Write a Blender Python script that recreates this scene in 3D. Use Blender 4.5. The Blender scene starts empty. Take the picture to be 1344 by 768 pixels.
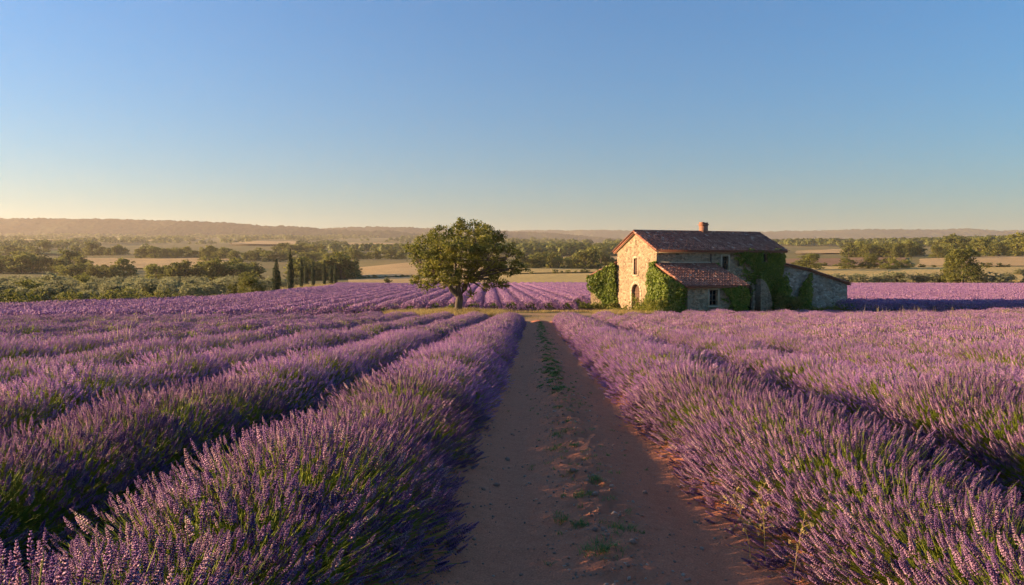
import bpy, math, random
import numpy as np
from mathutils import Vector, Matrix
from mathutils.geometry import tessellate_polygon

R = math.radians
sc = bpy.context.scene
COL = sc.collection

# ------------------------------------------------------------------ camera, sky, sun, exposure
cam = bpy.data.cameras.new('camera')
cam_o = bpy.data.objects.new('camera', cam)
COL.objects.link(cam_o)
cam.sensor_width = 36.0
cam.lens = 26.8
cam.clip_start = 0.05
cam.clip_end = 30000
cam_o.location = (0, 0, 1.6)
cam_o.rotation_euler = (R(90 - 1.95), 0, R(1.6))
sc.camera = cam_o

SUN_EL, SUN_AZ = 10.8, -6.0            # degrees; azimuth measured from -X towards the camera side
world = bpy.data.worlds.new('World')
sc.world = world
world.use_nodes = True
wn = world.node_tree
sky = wn.nodes.new('ShaderNodeTexSky')
sky.sky_type = 'NISHITA'
sky.sun_disc = False
sky.sun_elevation = R(SUN_EL)
sky.sun_rotation = R(-90 - SUN_AZ)
sky.air_density = 3.2
sky.dust_density = 5.5
sky.ozone_density = 9
sky.altitude = 5200
bg = wn.nodes['Background']
wn.links.new(sky.outputs[0], bg.inputs[0])
bg.inputs[1].default_value = 0.055

sun = bpy.data.lights.new('sun', 'SUN')
sun.energy = 3.4
sun.angle = R(0.5)
sun.color = (1.0, 0.69, 0.39)
sun_o = bpy.data.objects.new('sun', sun)
COL.objects.link(sun_o)
to_sun = Vector((-math.cos(R(SUN_EL)) * math.cos(R(SUN_AZ)), -math.cos(R(SUN_EL)) * math.sin(R(SUN_AZ)), math.sin(R(SUN_EL))))
sun_o.rotation_euler = to_sun.to_track_quat('Z', 'Y').to_euler()
sun_o.location = (-40, -10, 30)

sc.view_settings.view_transform = 'Standard'
sc.view_settings.look = 'None'
sc.view_settings.gamma = 1.0
sc.view_settings.use_curve_mapping = False
sc.view_settings.exposure = 2.2
sc.render.engine = 'CYCLES'
cy = sc.cycles
cy.use_denoising = True
cy.max_bounces = 7
cy.diffuse_bounces = 4
cy.glossy_bounces = 2
cy.transmission_bounces = 3
cy.volume_bounces = 2
cy.use_adaptive_sampling = True
cy.adaptive_threshold = 0.02
try:
    cy.denoiser = 'OPENIMAGEDENOISE'
except Exception:
    pass

rng = np.random.default_rng(7)
random.seed(7)

# ------------------------------------------------------------------ numeric helpers
def hash2(ix, iy, seed):
    n = (ix.astype(np.int64) * 374761393 + iy.astype(np.int64) * 668265263 + seed * 974634777) & 0xffffffff
    n = ((n ^ (n >> 13)) * 1274126177) & 0xffffffff
    return ((n ^ (n >> 16)) & 0xffff) / 65535.0

def vnoise(x, y, seed=0):
    x = np.asarray(x, float); y = np.asarray(y, float)
    ix = np.floor(x); iy = np.floor(y)
    fx = x - ix; fy = y - iy
    fx = fx * fx * (3 - 2 * fx); fy = fy * fy * (3 - 2 * fy)
    a = hash2(ix, iy, seed); b = hash2(ix + 1, iy, seed)
    c = hash2(ix, iy + 1, seed); d = hash2(ix + 1, iy + 1, seed)
    return (a * (1 - fx) + b * fx) * (1 - fy) + (c * (1 - fx) + d * fx) * fy

def fbm(x, y, seed=0, octv=4):
    s = 0; a = .5; t = 0
    for k in range(octv):
        s = s + a * vnoise(np.asarray(x) * 2 ** k, np.asarray(y) * 2 ** k, seed + k * 17)
        t += a; a *= .5
    return s / t

def nrm(v):
    return v / np.maximum(np.linalg.norm(v, axis=-1, keepdims=True), 1e-9)

def mesh_np(name, v, f, mats, mi=None, tint=None, smooth=False):
    """v (n,3), f (m,k) -> mesh"""
    v = np.ascontiguousarray(v, np.float32); f = np.ascontiguousarray(f, np.int32)
    me = bpy.data.meshes.new(name)
    k = f.shape[1]
    me.vertices.add(len(v)); me.vertices.foreach_set('co', v.ravel())
    me.loops.add(f.size); me.loops.foreach_set('vertex_index', f.ravel())
    me.polygons.add(len(f))
    me.polygons.foreach_set('loop_start', np.arange(0, f.size, k, dtype=np.int32))
    for m in mats:
        me.materials.append(m)
    if mi is not None:
        me.polygons.foreach_set('material_index', np.ascontiguousarray(mi, np.int32))
    if smooth:
        me.polygons.foreach_set('use_smooth', np.ones(len(f), bool))
    if tint is not None:
        at = me.attributes.new('tint', 'FLOAT', 'POINT')
        at.data.foreach_set('value', np.ascontiguousarray(tint, np.float32))
    me.update(calc_edges=True)
    return me

class Geo:
    """collects triangles with a material slot and a tint per vertex"""
    def __init__(self):
        self.v = []; self.f = []; self.m = []; self.t = []; self.n = 0
    def add(self, v, f, m=0, t=0.5):
        v = np.asarray(v, float).reshape(-1, 3); f = np.asarray(f, int)
        if f.shape[1] == 4:
            f = np.concatenate([f[:, [0, 1, 2]], f[:, [0, 2, 3]]])
        self.v.append(v); self.f.append(f + self.n)
        self.m.append(np.full(len(f), m)); self.t.append(np.broadcast_to(np.asarray(t, float), (len(v),)))
        self.n += len(v)
    def box(self, lo, hi, m=0, t=.5, fr=None):
        a, b, c = lo; d, e, g = hi
        v = np.array([(a, b, c), (d, b, c), (d, e, c), (a, e, c), (a, b, g), (d, b, g), (d, e, g), (a, e, g)], float)
        if fr is not None: v = fr(v)
        self.add(v, [(0, 3, 2, 1), (4, 5, 6, 7), (0, 1, 5, 4), (1, 2, 6, 5), (2, 3, 7, 6), (3, 0, 4, 7)], m, t)
    def tube(self, pts, rad, sides=6, m=0, t=.5, wob=0):
        pts = np.asarray(pts, float); n = len(pts)
        rad = np.broadcast_to(np.asarray(rad, float), (n,))
        d = nrm(np.gradient(pts, axis=0))
        ref = np.where(np.abs(d[:, [2]]) > .9, np.array([[1., 0, 0]]), np.array([[0, 0, 1.]]))
        a = nrm(np.cross(d, ref)); b = np.cross(d, a)
        ang = np.linspace(0, 2 * np.pi, sides, endpoint=False)
        rr = rad[:, None] * (1 + wob * np.sin(ang * 3 + 1)[None])
        v = pts[:, None] + (np.cos(ang)[None, :, None] * a[:, None] + np.sin(ang)[None, :, None] * b[:, None]) * rr[..., None]
        f = []
        for i in range(n - 1):
            for j in range(sides):
                k = (j + 1) % sides
                f.append((i * sides + j, i * sides + k, (i + 1) * sides + k, (i + 1) * sides + j))
        self.add(v.reshape(-1, 3), f, m, t)
    def scatter(self, tv, tf, pos, axis, scale, m=0, t=.5, roll=None, sxy=None):
        """copies of a template (axis +Z) turned to 'axis'"""
        tv = np.asarray(tv, float); tf = np.asarray(tf, int)
        if tf.shape[1] == 4:
            tf = np.concatenate([tf[:, [0, 1, 2]], tf[:, [0, 2, 3]]])
        n = len(pos); w = nrm(np.asarray(axis, float))
        ref = np.where(np.abs(w[:, [2]]) > .95, np.array([[1., 0, 0]]), np.array([[0, 0, 1.]]))
        a = nrm(np.cross(ref, w)); b = np.cross(w, a)
        ph = rng.uniform(0, 2 * np.pi, n) if roll is None else roll
        c, s = np.cos(ph)[:, None], np.sin(ph)[:, None]
        a2 = a * c + b * s; b2 = -a * s + b * c
        scale = np.broadcast_to(np.asarray(scale, float), (n,)); sxy = scale if sxy is None else np.broadcast_to(np.asarray(sxy, float), (n,))
        v = (np.asarray(pos)[:, None] + tv[None, :, 0, None] * (a2 * sxy[:, None])[:, None] + tv[None, :, 1, None] * (b2 * sxy[:, None])[:, None]
             + tv[None, :, 2, None] * (w * scale[:, None])[:, None])
        f = tf[None] + (np.arange(n) * len(tv))[:, None, None]
        t = np.broadcast_to(np.asarray(t, float), (n,))
        self.add(v.reshape(-1, 3), f.reshape(-1, 3), m, np.repeat(t, len(tv)))
    def quads(self, pos, u, w, m=0, t=.5):
        """rhombic leaves: centre, half-length vector u, half-width vector w, folded a little along u"""
        n = len(pos); nn = np.cross(u, w); nn = nrm(nn) * np.linalg.norm(w, axis=1, keepdims=True) * .35
        v = np.stack([pos - u, pos + w + nn, pos + u, pos - w + nn], 1).reshape(-1, 3)
        i = np.arange(n)[:, None] * 4
        f = np.concatenate([i + np.array([[0, 1, 2]]), i + np.array([[0, 2, 3]])])
        t = np.broadcast_to(np.asarray(t, float), (n,))
        self.add(v, f, m, np.repeat(t, 4))
    def mesh(self, name, mats, smooth=False):
        return mesh_np(name, np.concatenate(self.v), np.concatenate(self.f), mats, np.concatenate(self.m), np.concatenate(self.t), smooth)

def link(name, data, parent=None, loc=(0, 0, 0), rz=0.0, scale=None):
    o = bpy.data.objects.new(name, data)
    COL.objects.link(o)
    o.location = loc; o.rotation_euler = (0, 0, rz)
    if scale is not None: o.scale = scale
    if parent is not None: o.parent = parent
    return o

def tag(o, label=None, cat=None, group=None, kind=None):
    if label: o['label'] = label
    if cat: o['category'] = cat
    if group: o['group'] = group
    if kind: o['kind'] = kind
    return o

# ------------------------------------------------------------------ materials
def new_mat(name):
    m = bpy.data.materials.new(name); m.use_nodes = True
    nt = m.node_tree
    return m, nt, nt.nodes['Principled BSDF']

def N(nt, t, **kw):
    n = nt.nodes.new(t)
    for k, v in kw.items():
        if k in n.inputs: n.inputs[k].default_value = v
        else: setattr(n, k, v)
    return n

def ramp(nt, fac, stops):
    r = nt.nodes.new('ShaderNodeValToRGB')
    el = r.color_ramp.elements
    while len(el) < len(stops): el.new(.5)
    for e, (p, c) in zip(el, stops):
        e.position = p; e.color = (*c, 1)
    nt.links.new(fac, r.inputs[0])
    return r.outputs[0]

def mixc(nt, fac, a, b, blend='MIX'):
    n = nt.nodes.new('ShaderNodeMix'); n.data_type = 'RGBA'; n.blend_type = blend
    for s, x in ((0, fac), (6, a), (7, b)):
        if hasattr(x, 'links'): nt.links.new(x, n.inputs[s])
        elif s == 0: n.inputs[0].default_value = x
        else: n.inputs[s].default_value = (*x, 1)
    return n.outputs[2]

def noise(nt, vec, scale, detail=4, rough=.6):
    n = nt.nodes.new('ShaderNodeTexNoise')
    n.inputs['Scale'].default_value = scale; n.inputs['Detail'].default_value = detail; n.inputs['Roughness'].default_value = rough
    if vec is not None: nt.links.new(vec, n.inputs['Vector'])
    return n.outputs[0]

def pos_out(nt):
    return nt.nodes.new('ShaderNodeNewGeometry').outputs['Position']

def obj_out(nt):
    return nt.nodes.new('ShaderNodeTexCoord').outputs['Object']

def bump(nt, bs, h, strength=.5, dist=.02):
    b = nt.nodes.new('ShaderNodeBump')
    b.inputs['Strength'].default_value = strength; b.inputs['Distance'].default_value = dist
    nt.links.new(h, b.inputs['Height']); nt.links.new(b.outputs[0], bs.inputs['Normal'])

def leafy(name, stops, trans=.35, rough=.6, objvar=.25, tcol=None):
    """foliage: colour by the tint attribute, partly translucent"""
    m, nt, bs = new_mat(name)
    at = nt.nodes.new('ShaderNodeAttribute'); at.attribute_name = 'tint'
    c = ramp(nt, at.outputs['Fac'], stops)
    oi = nt.nodes.new('ShaderNodeObjectInfo')
    hv = nt.nodes.new('ShaderNodeHueSaturation')
    mr = N(nt, 'ShaderNodeMapRange'); nt.links.new(oi.outputs['Random'], mr.inputs[0])
    mr.inputs[3].default_value = 1 - objvar; mr.inputs[4].default_value = 1 + objvar
    nt.links.new(mr.outputs[0], hv.inputs['Value']); nt.links.new(c, hv.inputs['Color'])
    c = hv.outputs[0]
    nt.links.new(c, bs.inputs['Base Color'])
    bs.inputs['Roughness'].default_value = rough
    bs.inputs['Specular IOR Level'].default_value = .25
    tr = nt.nodes.new('ShaderNodeBsdfTranslucent')
    if tcol is None: nt.links.new(c, tr.inputs[0])
    else: nt.links.new(mixc(nt, .6, c, tcol), tr.inputs[0])
    mx = nt.nodes.new('ShaderNodeMixShader'); mx.inputs[0].default_value = trans
    nt.links.new(bs.outputs[0], mx.inputs[1]); nt.links.new(tr.outputs[0], mx.inputs[2])
    nt.links.new(mx.outputs[0], nt.nodes['Material Output'].inputs[0])
    return m

M = {}
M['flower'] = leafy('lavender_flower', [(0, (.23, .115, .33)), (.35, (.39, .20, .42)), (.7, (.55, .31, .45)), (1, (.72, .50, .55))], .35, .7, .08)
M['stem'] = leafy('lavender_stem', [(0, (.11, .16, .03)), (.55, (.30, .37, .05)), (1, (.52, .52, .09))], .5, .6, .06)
M['leaf_main'] = leafy('tree_leaf', [(0, (.08, .10, .022)), (.5, (.20, .20, .036)), (1, (.42, .35, .065))], .55, .5, .02)
M['leaf_green'] = leafy('grove_leaf', [(0, (.10, .115, .025)), (.5, (.21, .21, .045)), (1, (.36, .32, .065))], .45, .6, .3)
M['leaf_olive'] = leafy('olive_leaf', [(0, (.19, .20, .09)), (.5, (.32, .31, .15)), (1, (.46, .43, .24))], .5, .6, .2)
M['leaf_cypress'] = leafy('cypress_leaf', [(0, (.025, .04, .013)), (.5, (.045, .062, .018)), (1, (.08, .095, .028))], .2, .7, .12)
M['leaf_ivy'] = leafy('ivy_leaf', [(0, (.08, .125, .016)), (.5, (.18, .235, .028)), (1, (.36, .38, .05))], .3, .5, .05)
M['weed'] = leafy('weed_leaf', [(0, (.10, .13, .02)), (.5, (.20, .22, .035)), (1, (.38, .34, .07))], .4, .6, .1)
M['drygrass'] = leafy('dry_grass', [(0, (.30, .22, .07)), (.5, (.46, .34, .12)), (1, (.60, .48, .22))], .4, .7, .1)
M['turf'] = leafy('turf_blade', [(0, (.09, .15, .03)), (.5, (.15, .22, .045)), (1, (.28, .30, .08))], .3, .6, .05)

def mk_bark():
    m, nt, bs = new_mat('bark'); p = obj_out(nt)
    mp = N(nt, 'ShaderNodeMapping'); mp.inputs['Scale'].default_value = (9, 9, 1.6); nt.links.new(p, mp.inputs[0])
    h = noise(nt, mp.outputs[0], 1.5, 6, .7)
    nt.links.new(ramp(nt, h, [(.3, (.05, .035, .024)), (.7, (.17, .125, .085))]), bs.inputs['Base Color'])
    bs.inputs['Roughness'].default_value = .9; bump(nt, bs, h, 1, .05); return m
M['bark'] = mk_bark()

def mk_dirt(name, c0, c1, c2, rocky=True):
    m, nt, bs = new_mat(name); p = pos_out(nt)
    a = noise(nt, p, .55, 4, .6); b = noise(nt, p, 9, 6, .75); f = noise(nt, p, 85, 3, .7)
    c = mixc(nt, a, c0, c1)
    c = mixc(nt, ramp(nt, b, [(.35, (0, 0, 0)), (.75, (1, 1, 1))]), c, c2)
    c = mixc(nt, .75, c, ramp(nt, f, [(.3, (.55, .52, .5)), (.7, (1.25, 1.25, 1.25))]), 'MULTIPLY')
    nt.links.new(c, bs.inputs['Base Color']); bs.inputs['Roughness'].default_value = .95
    bs.inputs['Specular IOR Level'].default_value = .15
    ad = nt.nodes.new('ShaderNodeMath'); ad.operation = 'ADD'; nt.links.new(b, ad.inputs[0]); nt.links.new(f, ad.inputs[1])
    bump(nt, bs, ad.outputs[0], .7, .02)
    return m
M['track'] = mk_dirt('track_dirt', (.60, .225, .115), (.66, .27, .145), (.52, .18, .088))
def _strip(m):                         # loose darker earth between and beside the packed wheel lines
    nt = m.node_tree; bs = nt.nodes['Principled BSDF']
    src = bs.inputs['Base Color'].links[0].from_socket
    at_ = nt.nodes.new('ShaderNodeAttribute'); at_.attribute_name = 'tint'
    nt.links.new(mixc(nt, at_.outputs['Fac'], src, mixc(nt, noise(nt, pos_out(nt), 14, 5, .75), (.33, .115, .06), (.52, .195, .10))), bs.inputs['Base Color'])
_strip(M['track'])
M['soil'] = mk_dirt('field_soil', (.17, .09, .055), (.23, .125, .075), (.13, .07, .045))
M['cross'] = mk_dirt('crossing_dirt', (.44, .27, .13), (.5, .34, .17), (.38, .22, .11))

def mk_field(name, c0, c1, stripe=0.0, ang=0.0, period=6.0):
    m, nt, bs = new_mat(name); p = pos_out(nt)
    a = noise(nt, p, .03, 5, .6); b = noise(nt, p, .4, 5, .7)
    c = mixc(nt, ramp(nt, a, [(.3, (0, 0, 0)), (.7, (1, 1, 1))]), c0, c1)
    c = mixc(nt, .7, c, ramp(nt, b, [(.3, (.7, .7, .68)), (.7, (1.2, 1.2, 1.2))]), 'MULTIPLY')
    if stripe:
        mp = N(nt, 'ShaderNodeMapping'); mp.inputs['Rotation'].default_value = (0, 0, ang); nt.links.new(p, mp.inputs[0])
        w = N(nt, 'ShaderNodeTexWave'); w.inputs['Scale'].default_value = .314 / period * 6.28 / 2; w.inputs['Distortion'].default_value = 1.5
        w.inputs['Detail'].default_value = 2; nt.links.new(mp.outputs[0], w.inputs['Vector'])
        c = mixc(nt, stripe, c, ramp(nt, w.outputs[0], [(.2, (.72, .7, .65)), (.8, (1.1, 1.1, 1.1))]), 'MULTIPLY')
    nt.links.new(c, bs.inputs['Base Color']); bs.inputs['Roughness'].default_value = 1; bs.inputs['Specular IOR Level'].default_value = .05
    bump(nt, bs, b, .6, .6)
    return m
M['ground'] = mk_field('meadow', (.27, .20, .085), (.19, .175, .065))
M['wheat'] = mk_field('stubble_gold', (.60, .42, .15), (.50, .36, .13), .22, .5, 5)
M['ochre'] = mk_field('stubble_ochre', (.54, .35, .15), (.60, .41, .19), .6, 1.35, 7)
M['plough'] = mk_field('ploughed_brown', (.27, .155, .085), (.33, .2, .11), .4, .2, 5)
M['greenfield'] = mk_field('green_field', (.13, .15, .045), (.19, .19, .06))
def mk_forest():
    m, nt, bs = new_mat('forest_hill'); p = pos_out(nt)
    a = noise(nt, p, .0035, 5, .6); b = noise(nt, p, .05, 4, .7)
    c = mixc(nt, ramp(nt, a, [(.42, (0, 0, 0)), (.62, (1, 1, 1))]), (.035, .048, .02), (.075, .08, .034))
    c = mixc(nt, .8, c, ramp(nt, b, [(.3, (.5, .5, .5)), (.7, (1.4, 1.4, 1.3))]), 'MULTIPLY')
    nt.links.new(c, bs.inputs['Base Color']); bs.inputs['Roughness'].default_value = 1; bs.inputs['Specular IOR Level'].default_value = 0
    return m
M['forest'] = mk_forest()

def mk_stone(name, base, tone, scale=3.6):
    m, nt, bs = new_mat(name); p = obj_out(nt)
    wob = N(nt, 'ShaderNodeTexNoise'); wob.inputs['Scale'].default_value = 2.2; nt.links.new(p, wob.inputs['Vector'])
    ad = N(nt, 'ShaderNodeMix', data_type='VECTOR'); ad.inputs[0].default_value = .12
    nt.links.new(p, ad.inputs[4]); nt.links.new(wob.outputs[1], ad.inputs[5])
    mp = N(nt, 'ShaderNodeMapping'); mp.inputs['Scale'].default_value = (1, 1, 1.7); nt.links.new(ad.outputs[1], mp.inputs[0])
    v = N(nt, 'ShaderNodeTexVoronoi'); v.feature = 'DISTANCE_TO_EDGE'; v.inputs['Scale'].default_value = scale; nt.links.new(mp.outputs[0], v.inputs['Vector'])
    v2 = N(nt, 'ShaderNodeTexVoronoi'); v2.inputs['Scale'].default_value = scale; nt.links.new(mp.outputs[0], v2.inputs['Vector'])
    sep = N(nt, 'ShaderNodeSeparateColor'); nt.links.new(v2.outputs['Color'], sep.inputs[0])
    st = ramp(nt, sep.outputs[0], [(0, tuple(b * .62 for b in base)), (.45, base), (.8, tone), (1, tuple(b * 1.25 for b in tone))])
    big = noise(nt, p, .5, 5, .65)
    edge = ramp(nt, v.outputs['Distance'], [(.0, (0, 0, 0)), (.09, (1, 1, 1))])
    mort = mixc(nt, big, (.30, .23, .15), (.41, .315, .21))
    c = mixc(nt, edge, mort, st)
    plas = ramp(nt, noise(nt, p, .7, 6, .7), [(.5, (0, 0, 0)), (.62, (1, 1, 1))])      # patches of old render
    c = mixc(nt, mixc(nt, .55, (0, 0, 0), plas), c, (.37, .27, .17))
    c = mixc(nt, .8, c, ramp(nt, noise(nt, p, 7, 5, .75), [(.25, (.6, .58, .55)), (.75, (1.2, 1.2, 1.2))]), 'MULTIPLY')
    nt.links.new(c, bs.inputs['Base Color']); bs.inputs['Roughness'].default_value = .95; bs.inputs['Specular IOR Level'].default_value = .15
    bump(nt, bs, v.outputs['Distance'], 1.0, .12)
    return m
M['stone'] = mk_stone('rubble_stone', (.33, .235, .145), (.40, .29, .18))
M['stone_grey'] = mk_stone('grey_rubble', (.34, .28, .215), (.43, .37, .29), 3.2)
def mk_simple(name, col, rough=.8, var=.3, scale=12, spec=.3, bmp=.3):
    m, nt, bs = new_mat(name); p = obj_out(nt)
    h = noise(nt, p, scale, 5, .7)
    c = mixc(nt, h, tuple(x * (1 - var) for x in col), tuple(min(1, x * (1 + var)) for x in col))
    nt.links.new(c, bs.inputs['Base Color']); bs.inputs['Roughness'].default_value = rough; bs.inputs['Specular IOR Level'].default_value = spec
    bump(nt, bs, h, bmp, .02)
    return m
M['dressed'] = mk_simple('dressed_stone', (.46, .36, .24), .9)
M['oldwood'] = mk_simple('weathered_wood', (.13, .07, .042), .8, .5, 9)
M['palewood'] = mk_simple('grey_wood', (.22, .16, .11), .8, .4, 9)
M['dark'] = mk_simple('unlit_interior', (.018, .015, .012), .9, .2)  # near-black colour that stands for the darkness inside openings
M['metal'] = mk_simple('lead_pipe', (.06, .055, .05), .5, .3)
def mk_tile():
    m, nt, bs = new_mat('clay_tile')
    at = nt.nodes.new('ShaderNodeAttribute'); at.attribute_name = 'tint'
    c = ramp(nt, at.outputs['Fac'], [(0, (.22, .095, .065)), (.3, (.33, .145, .095)), (.6, (.42, .195, .125)), (.85, (.50, .28, .19)), (1, (.58, .41, .30))])
    h = noise(nt, obj_out(nt), 6, 6, .75)
    c = mixc(nt, .85, c, ramp(nt, h, [(.3, (.55, .5, .5)), (.7, (1.25, 1.2, 1.15))]), 'MULTIPLY')
    nt.links.new(c, bs.inputs['Base Color']); bs.inputs['Roughness'].default_value = .9; bs.inputs['Specular IOR Level'].default_value = .2
    return m
M['tile'] = mk_tile()
def mk_brick():
    m, nt, bs = new_mat('chimney_brick'); p = obj_out(nt)
    mp = N(nt, 'ShaderNodeMapping'); mp.inputs['Rotation'].default_value = (R(90), 0, 0); nt.links.new(p, mp.inputs[0])
    b = N(nt, 'ShaderNodeTexBrick'); b.inputs['Scale'].default_value = 5; nt.links.new(mp.outputs[0], b.inputs['Vector'])
    b.inputs['Color1'].default_value = (.34, .13, .07, 1); b.inputs['Color2'].default_value = (.24, .09, .05, 1); b.inputs['Mortar'].default_value = (.3, .24, .18, 1)
    nt.links.new(b.outputs[0], bs.inputs['Base Color']); bs.inputs['Roughness'].default_value = .9; return m
M['brick'] = mk_brick()
def mk_glass():
    m, nt, bs = new_mat('window_glass'); bs.inputs['Base Color'].default_value = (.02, .02, .022, 1); bs.inputs['Roughness'].default_value = .12; return m
M['glass'] = mk_glass()
def mk_rock():
    m, nt, bs = new_mat('pebble_stone')
    at = nt.nodes.new('ShaderNodeAttribute'); at.attribute_name = 'tint'
    nt.links.new(ramp(nt, at.outputs['Fac'], [(0, (.2, .11, .07)), (.75, (.36, .21, .14)), (1, (.46, .32, .22))]), bs.inputs['Base Color']); bs.inputs['Roughness'].default_value = .95; return m
M['rock'] = mk_rock()

# ------------------------------------------------------------------ terrain
YT = np.array([60, 100, 160, 220, 300, 420, 600, 900, 1400, 2200, 3200, 5200, 9000.])
TT = np.array([-1.2, -.75, -.35, -.15, .1, .35, .65, 1.2])
ZT = np.array([
    [-2.1, -2.3, -2.5, -3.0, -3.2,  .6, 10, 23, 44, 84, 140, 200, 200],
    [-2.1, -2.3, -2.5, -3.0, -3.2,  .6, 10, 23, 44, 84, 140, 200, 200],
    [-2.1, -2.4, -2.6, -3.1, -3.2,  .6, 10, 22, 42, 80, 128, 170, 170],
    [-2.1, -2.4, -2.95, -3.5, -1.0, 4.0, 9, 20, 40, 78, 120, 160, 160],
    [-2.1, -2.4, -2.95, -3.5, -1.0, 2.7, 8.5, 20, 40, 68, 95, 130, 130],
    [-2.1, -2.4, -2.9, -3.2,  .6, 4.8, 11.5, 23, 42, 66, 92, 130, 130],
    [-2.1, -2.4, -2.85, -3.0,  1., 6.4, 14.6, 27, 45, 68, 94, 130, 130],
    [-2.1, -2.4, -2.85, -3.0,  1., 6.4, 14.6, 27, 45, 68, 94, 130, 130]])
_ly = np.log(YT)
def _interp_smooth(q, xs):
    i = np.clip(np.searchsorted(xs, q) - 1, 0, len(xs) - 2)
    f = np.clip((q - xs[i]) / (xs[i + 1] - xs[i]), 0, 1)
    return i, f
def height(X, Y):
    X = np.asarray(X, float); Y = np.asarray(Y, float)
    # the field falls 4.2 % away from the camera and levels out at the crossing path
    a = -.042 * Y; b = -2.1 + 0 * Y
    k = 9.0
    near = np.logaddexp(a * k, b * k) / k
    Yc = np.clip(Y, 60.001, 8999)
    t = np.clip(X / Yc, TT[0] + 1e-4, TT[-1] - 1e-4)
    i, f = _interp_smooth(t, TT); f = f * f * (3 - 2 * f)
    j, g = _interp_smooth(np.log(Yc), _ly)
    # Catmull-Rom along the distance, so the ground has no creases
    def row(ii):
        j0 = np.clip(j - 1, 0, len(YT) - 1); j3 = np.clip(j + 2, 0, len(YT) - 1)
        p0, p1, p2, p3 = ZT[ii, j0], ZT[ii, j], ZT[ii, j + 1], ZT[ii, j3]
        m1 = (p2 - p0) * .5; m2 = (p3 - p1) * .5
        return (2 * g**3 - 3 * g**2 + 1) * p1 + (g**3 - 2 * g**2 + g) * m1 + (-2 * g**3 + 3 * g**2) * p2 + (g**3 - g**2) * m2
    far = row(i) * (1 - f) + row(i + 1) * f
    far = far + np.clip((Y - 230) / 200, 0, 1) * (fbm(X / 110, Y / 110, 3) - .5) * np.clip(Y / 150, 1, 14)
    w = np.clip((Y - 58) / 6, 0, 1)
    return near * (1 - w) + far * w
def hz(x, y): return float(height(np.array([x]), np.array([y]))[0])

def gridmesh(name, xs, ys, zfun, mat, smooth=True):
    X, Y = np.meshgrid(xs, ys)
    return gridmesh2(name, X, Y, zfun(X, Y), mat, smooth)
def gridmesh2(name, X, Y, Z, mat, smooth=True):
    ny, nx = X.shape
    v = np.stack([X, Y, Z], -1).reshape(-1, 3)
    i = np.arange(nx * ny).reshape(ny, nx)
    f = np.stack([i[:-1, :-1], i[:-1, 1:], i[1:, 1:], i[1:, :-1]], -1).reshape(-1, 4)
    return mesh_np(name, v, f, [mat], smooth=smooth)

u = np.linspace(-1, 1, 420)
xs = np.sign(u) * (np.abs(u) ** 3.2) * 9000 + u * 260
ys = np.concatenate([np.arange(-60, 70, 1.0), 70 * (8800 / 70) ** np.linspace(0, 1, 340)])
tag(link('ground', gridmesh('ground', xs, ys, lambda X, Y: height(X, Y), M['ground'])), kind='structure')

def drape(name, quad, mat, off, nx=60, ny=40, wob=.02):
    q = np.array(quad, float)
    s = np.linspace(0, 1, nx)[None, :]; t = np.linspace(0, 1, ny)[:, None]
    X = (q[0, 0] * (1 - s) + q[1, 0] * s) * (1 - t) + (q[3, 0] * (1 - s) + q[2, 0] * s) * t
    Y = (q[0, 1] * (1 - s) + q[1, 1] * s) * (1 - t) + (q[3, 1] * (1 - s) + q[2, 1] * s) * t
    L = np.linalg.norm(q[1] - q[0]) * wob
    X = X + (vnoise(X / 25, Y / 25, 5) - .5) * L; Y = Y + (vnoise(X / 25, Y / 25, 6) - .5) * L
    return tag(link(name, gridmesh2(name, X, Y, height(X, Y) + off, mat)), kind='structure')

def at(px, Y): return ((px - 700) / 1000.0 * Y, Y)      # a bearing of the survey sketch and a distance -> ground point

# soil of the lavender fields, the crossing path
drape('soil', [(-60, -12), (70, -12), (70, 50.5), (-60, 33)], M['soil'], .012, 90, 70, 0)
drape('soil', [(-44, 62), (135, 62), (150, 212), (-34, 165)], M['soil'], .03, 120, 70, 0)
drape('soil', [(-55, 38), (-12, 58), (-12, 64), (-46, 64)], M['soil'], .02, 40, 30, 0)
drape('crossing_path', [(-14, 47), (45, 51), (45, 59.5), (-14, 60)], M['cross'], .045, 90, 30, .02)

# stubble, wheat and ploughed fields beyond
drape('field', [at(640, 219), at(1180, 222), at(900, 316), at(650, 286)], M['wheat'], .16)
drape('field', [at(455, 212), at(640, 219), at(650, 284), at(455, 262)], M['ochre'], .16)
drape('field', [at(455, 266), at(650, 290), at(620, 455), at(462, 372)], M['ochre'], .34)
drape('field', [at(655, 292), at(905, 325), at(850, 372), at(668, 340)], M['wheat'], .35)
drape('field', [at(1060, 225), at(1420, 220), at(1420, 300), at(1060, 335)], M['wheat'], .2)
drape('field', [at(1010, 345), at(1190, 312), at(1180, 430), at(1010, 470)], M['plough'], .36)
drape('field', [at(1195, 318), at(1420, 306), at(1420, 450), at(1200, 410)], M['ochre'], .36)
drape('field', [at(-40, 150), at(70, 205), at(60, 262), at(-60, 246)], M['wheat'], .16)
drape('field', [at(60, 420), at(300, 392), at(300, 545), at(70, 575)], M['ochre'], .5)
drape('field', [at(730, 505), at(860, 540), at(860, 660), at(700, 600)], M['ochre'], .6)
drape('field', [at(560, 740), at(700, 790), at(690, 1050), at(560, 950)], M['ochre'], .8)
drape('field', [at(20, 1500), at(200, 1600), at(190, 2000), at(10, 1900)], M['wheat'], 3)
drape('field', [at(300, 1200), at(520, 1100), at(520, 1500), at(300, 1600)], M['ochre'], 3)
drape('field', [at(150, 1900), at(260, 1900), at(255, 2050), at(150, 2050)], M['wheat'], 4)
drape('field', [at(540, 1300), at(640, 1300), at(640, 1700), at(540, 1700)], M['wheat'], 3)
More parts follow.
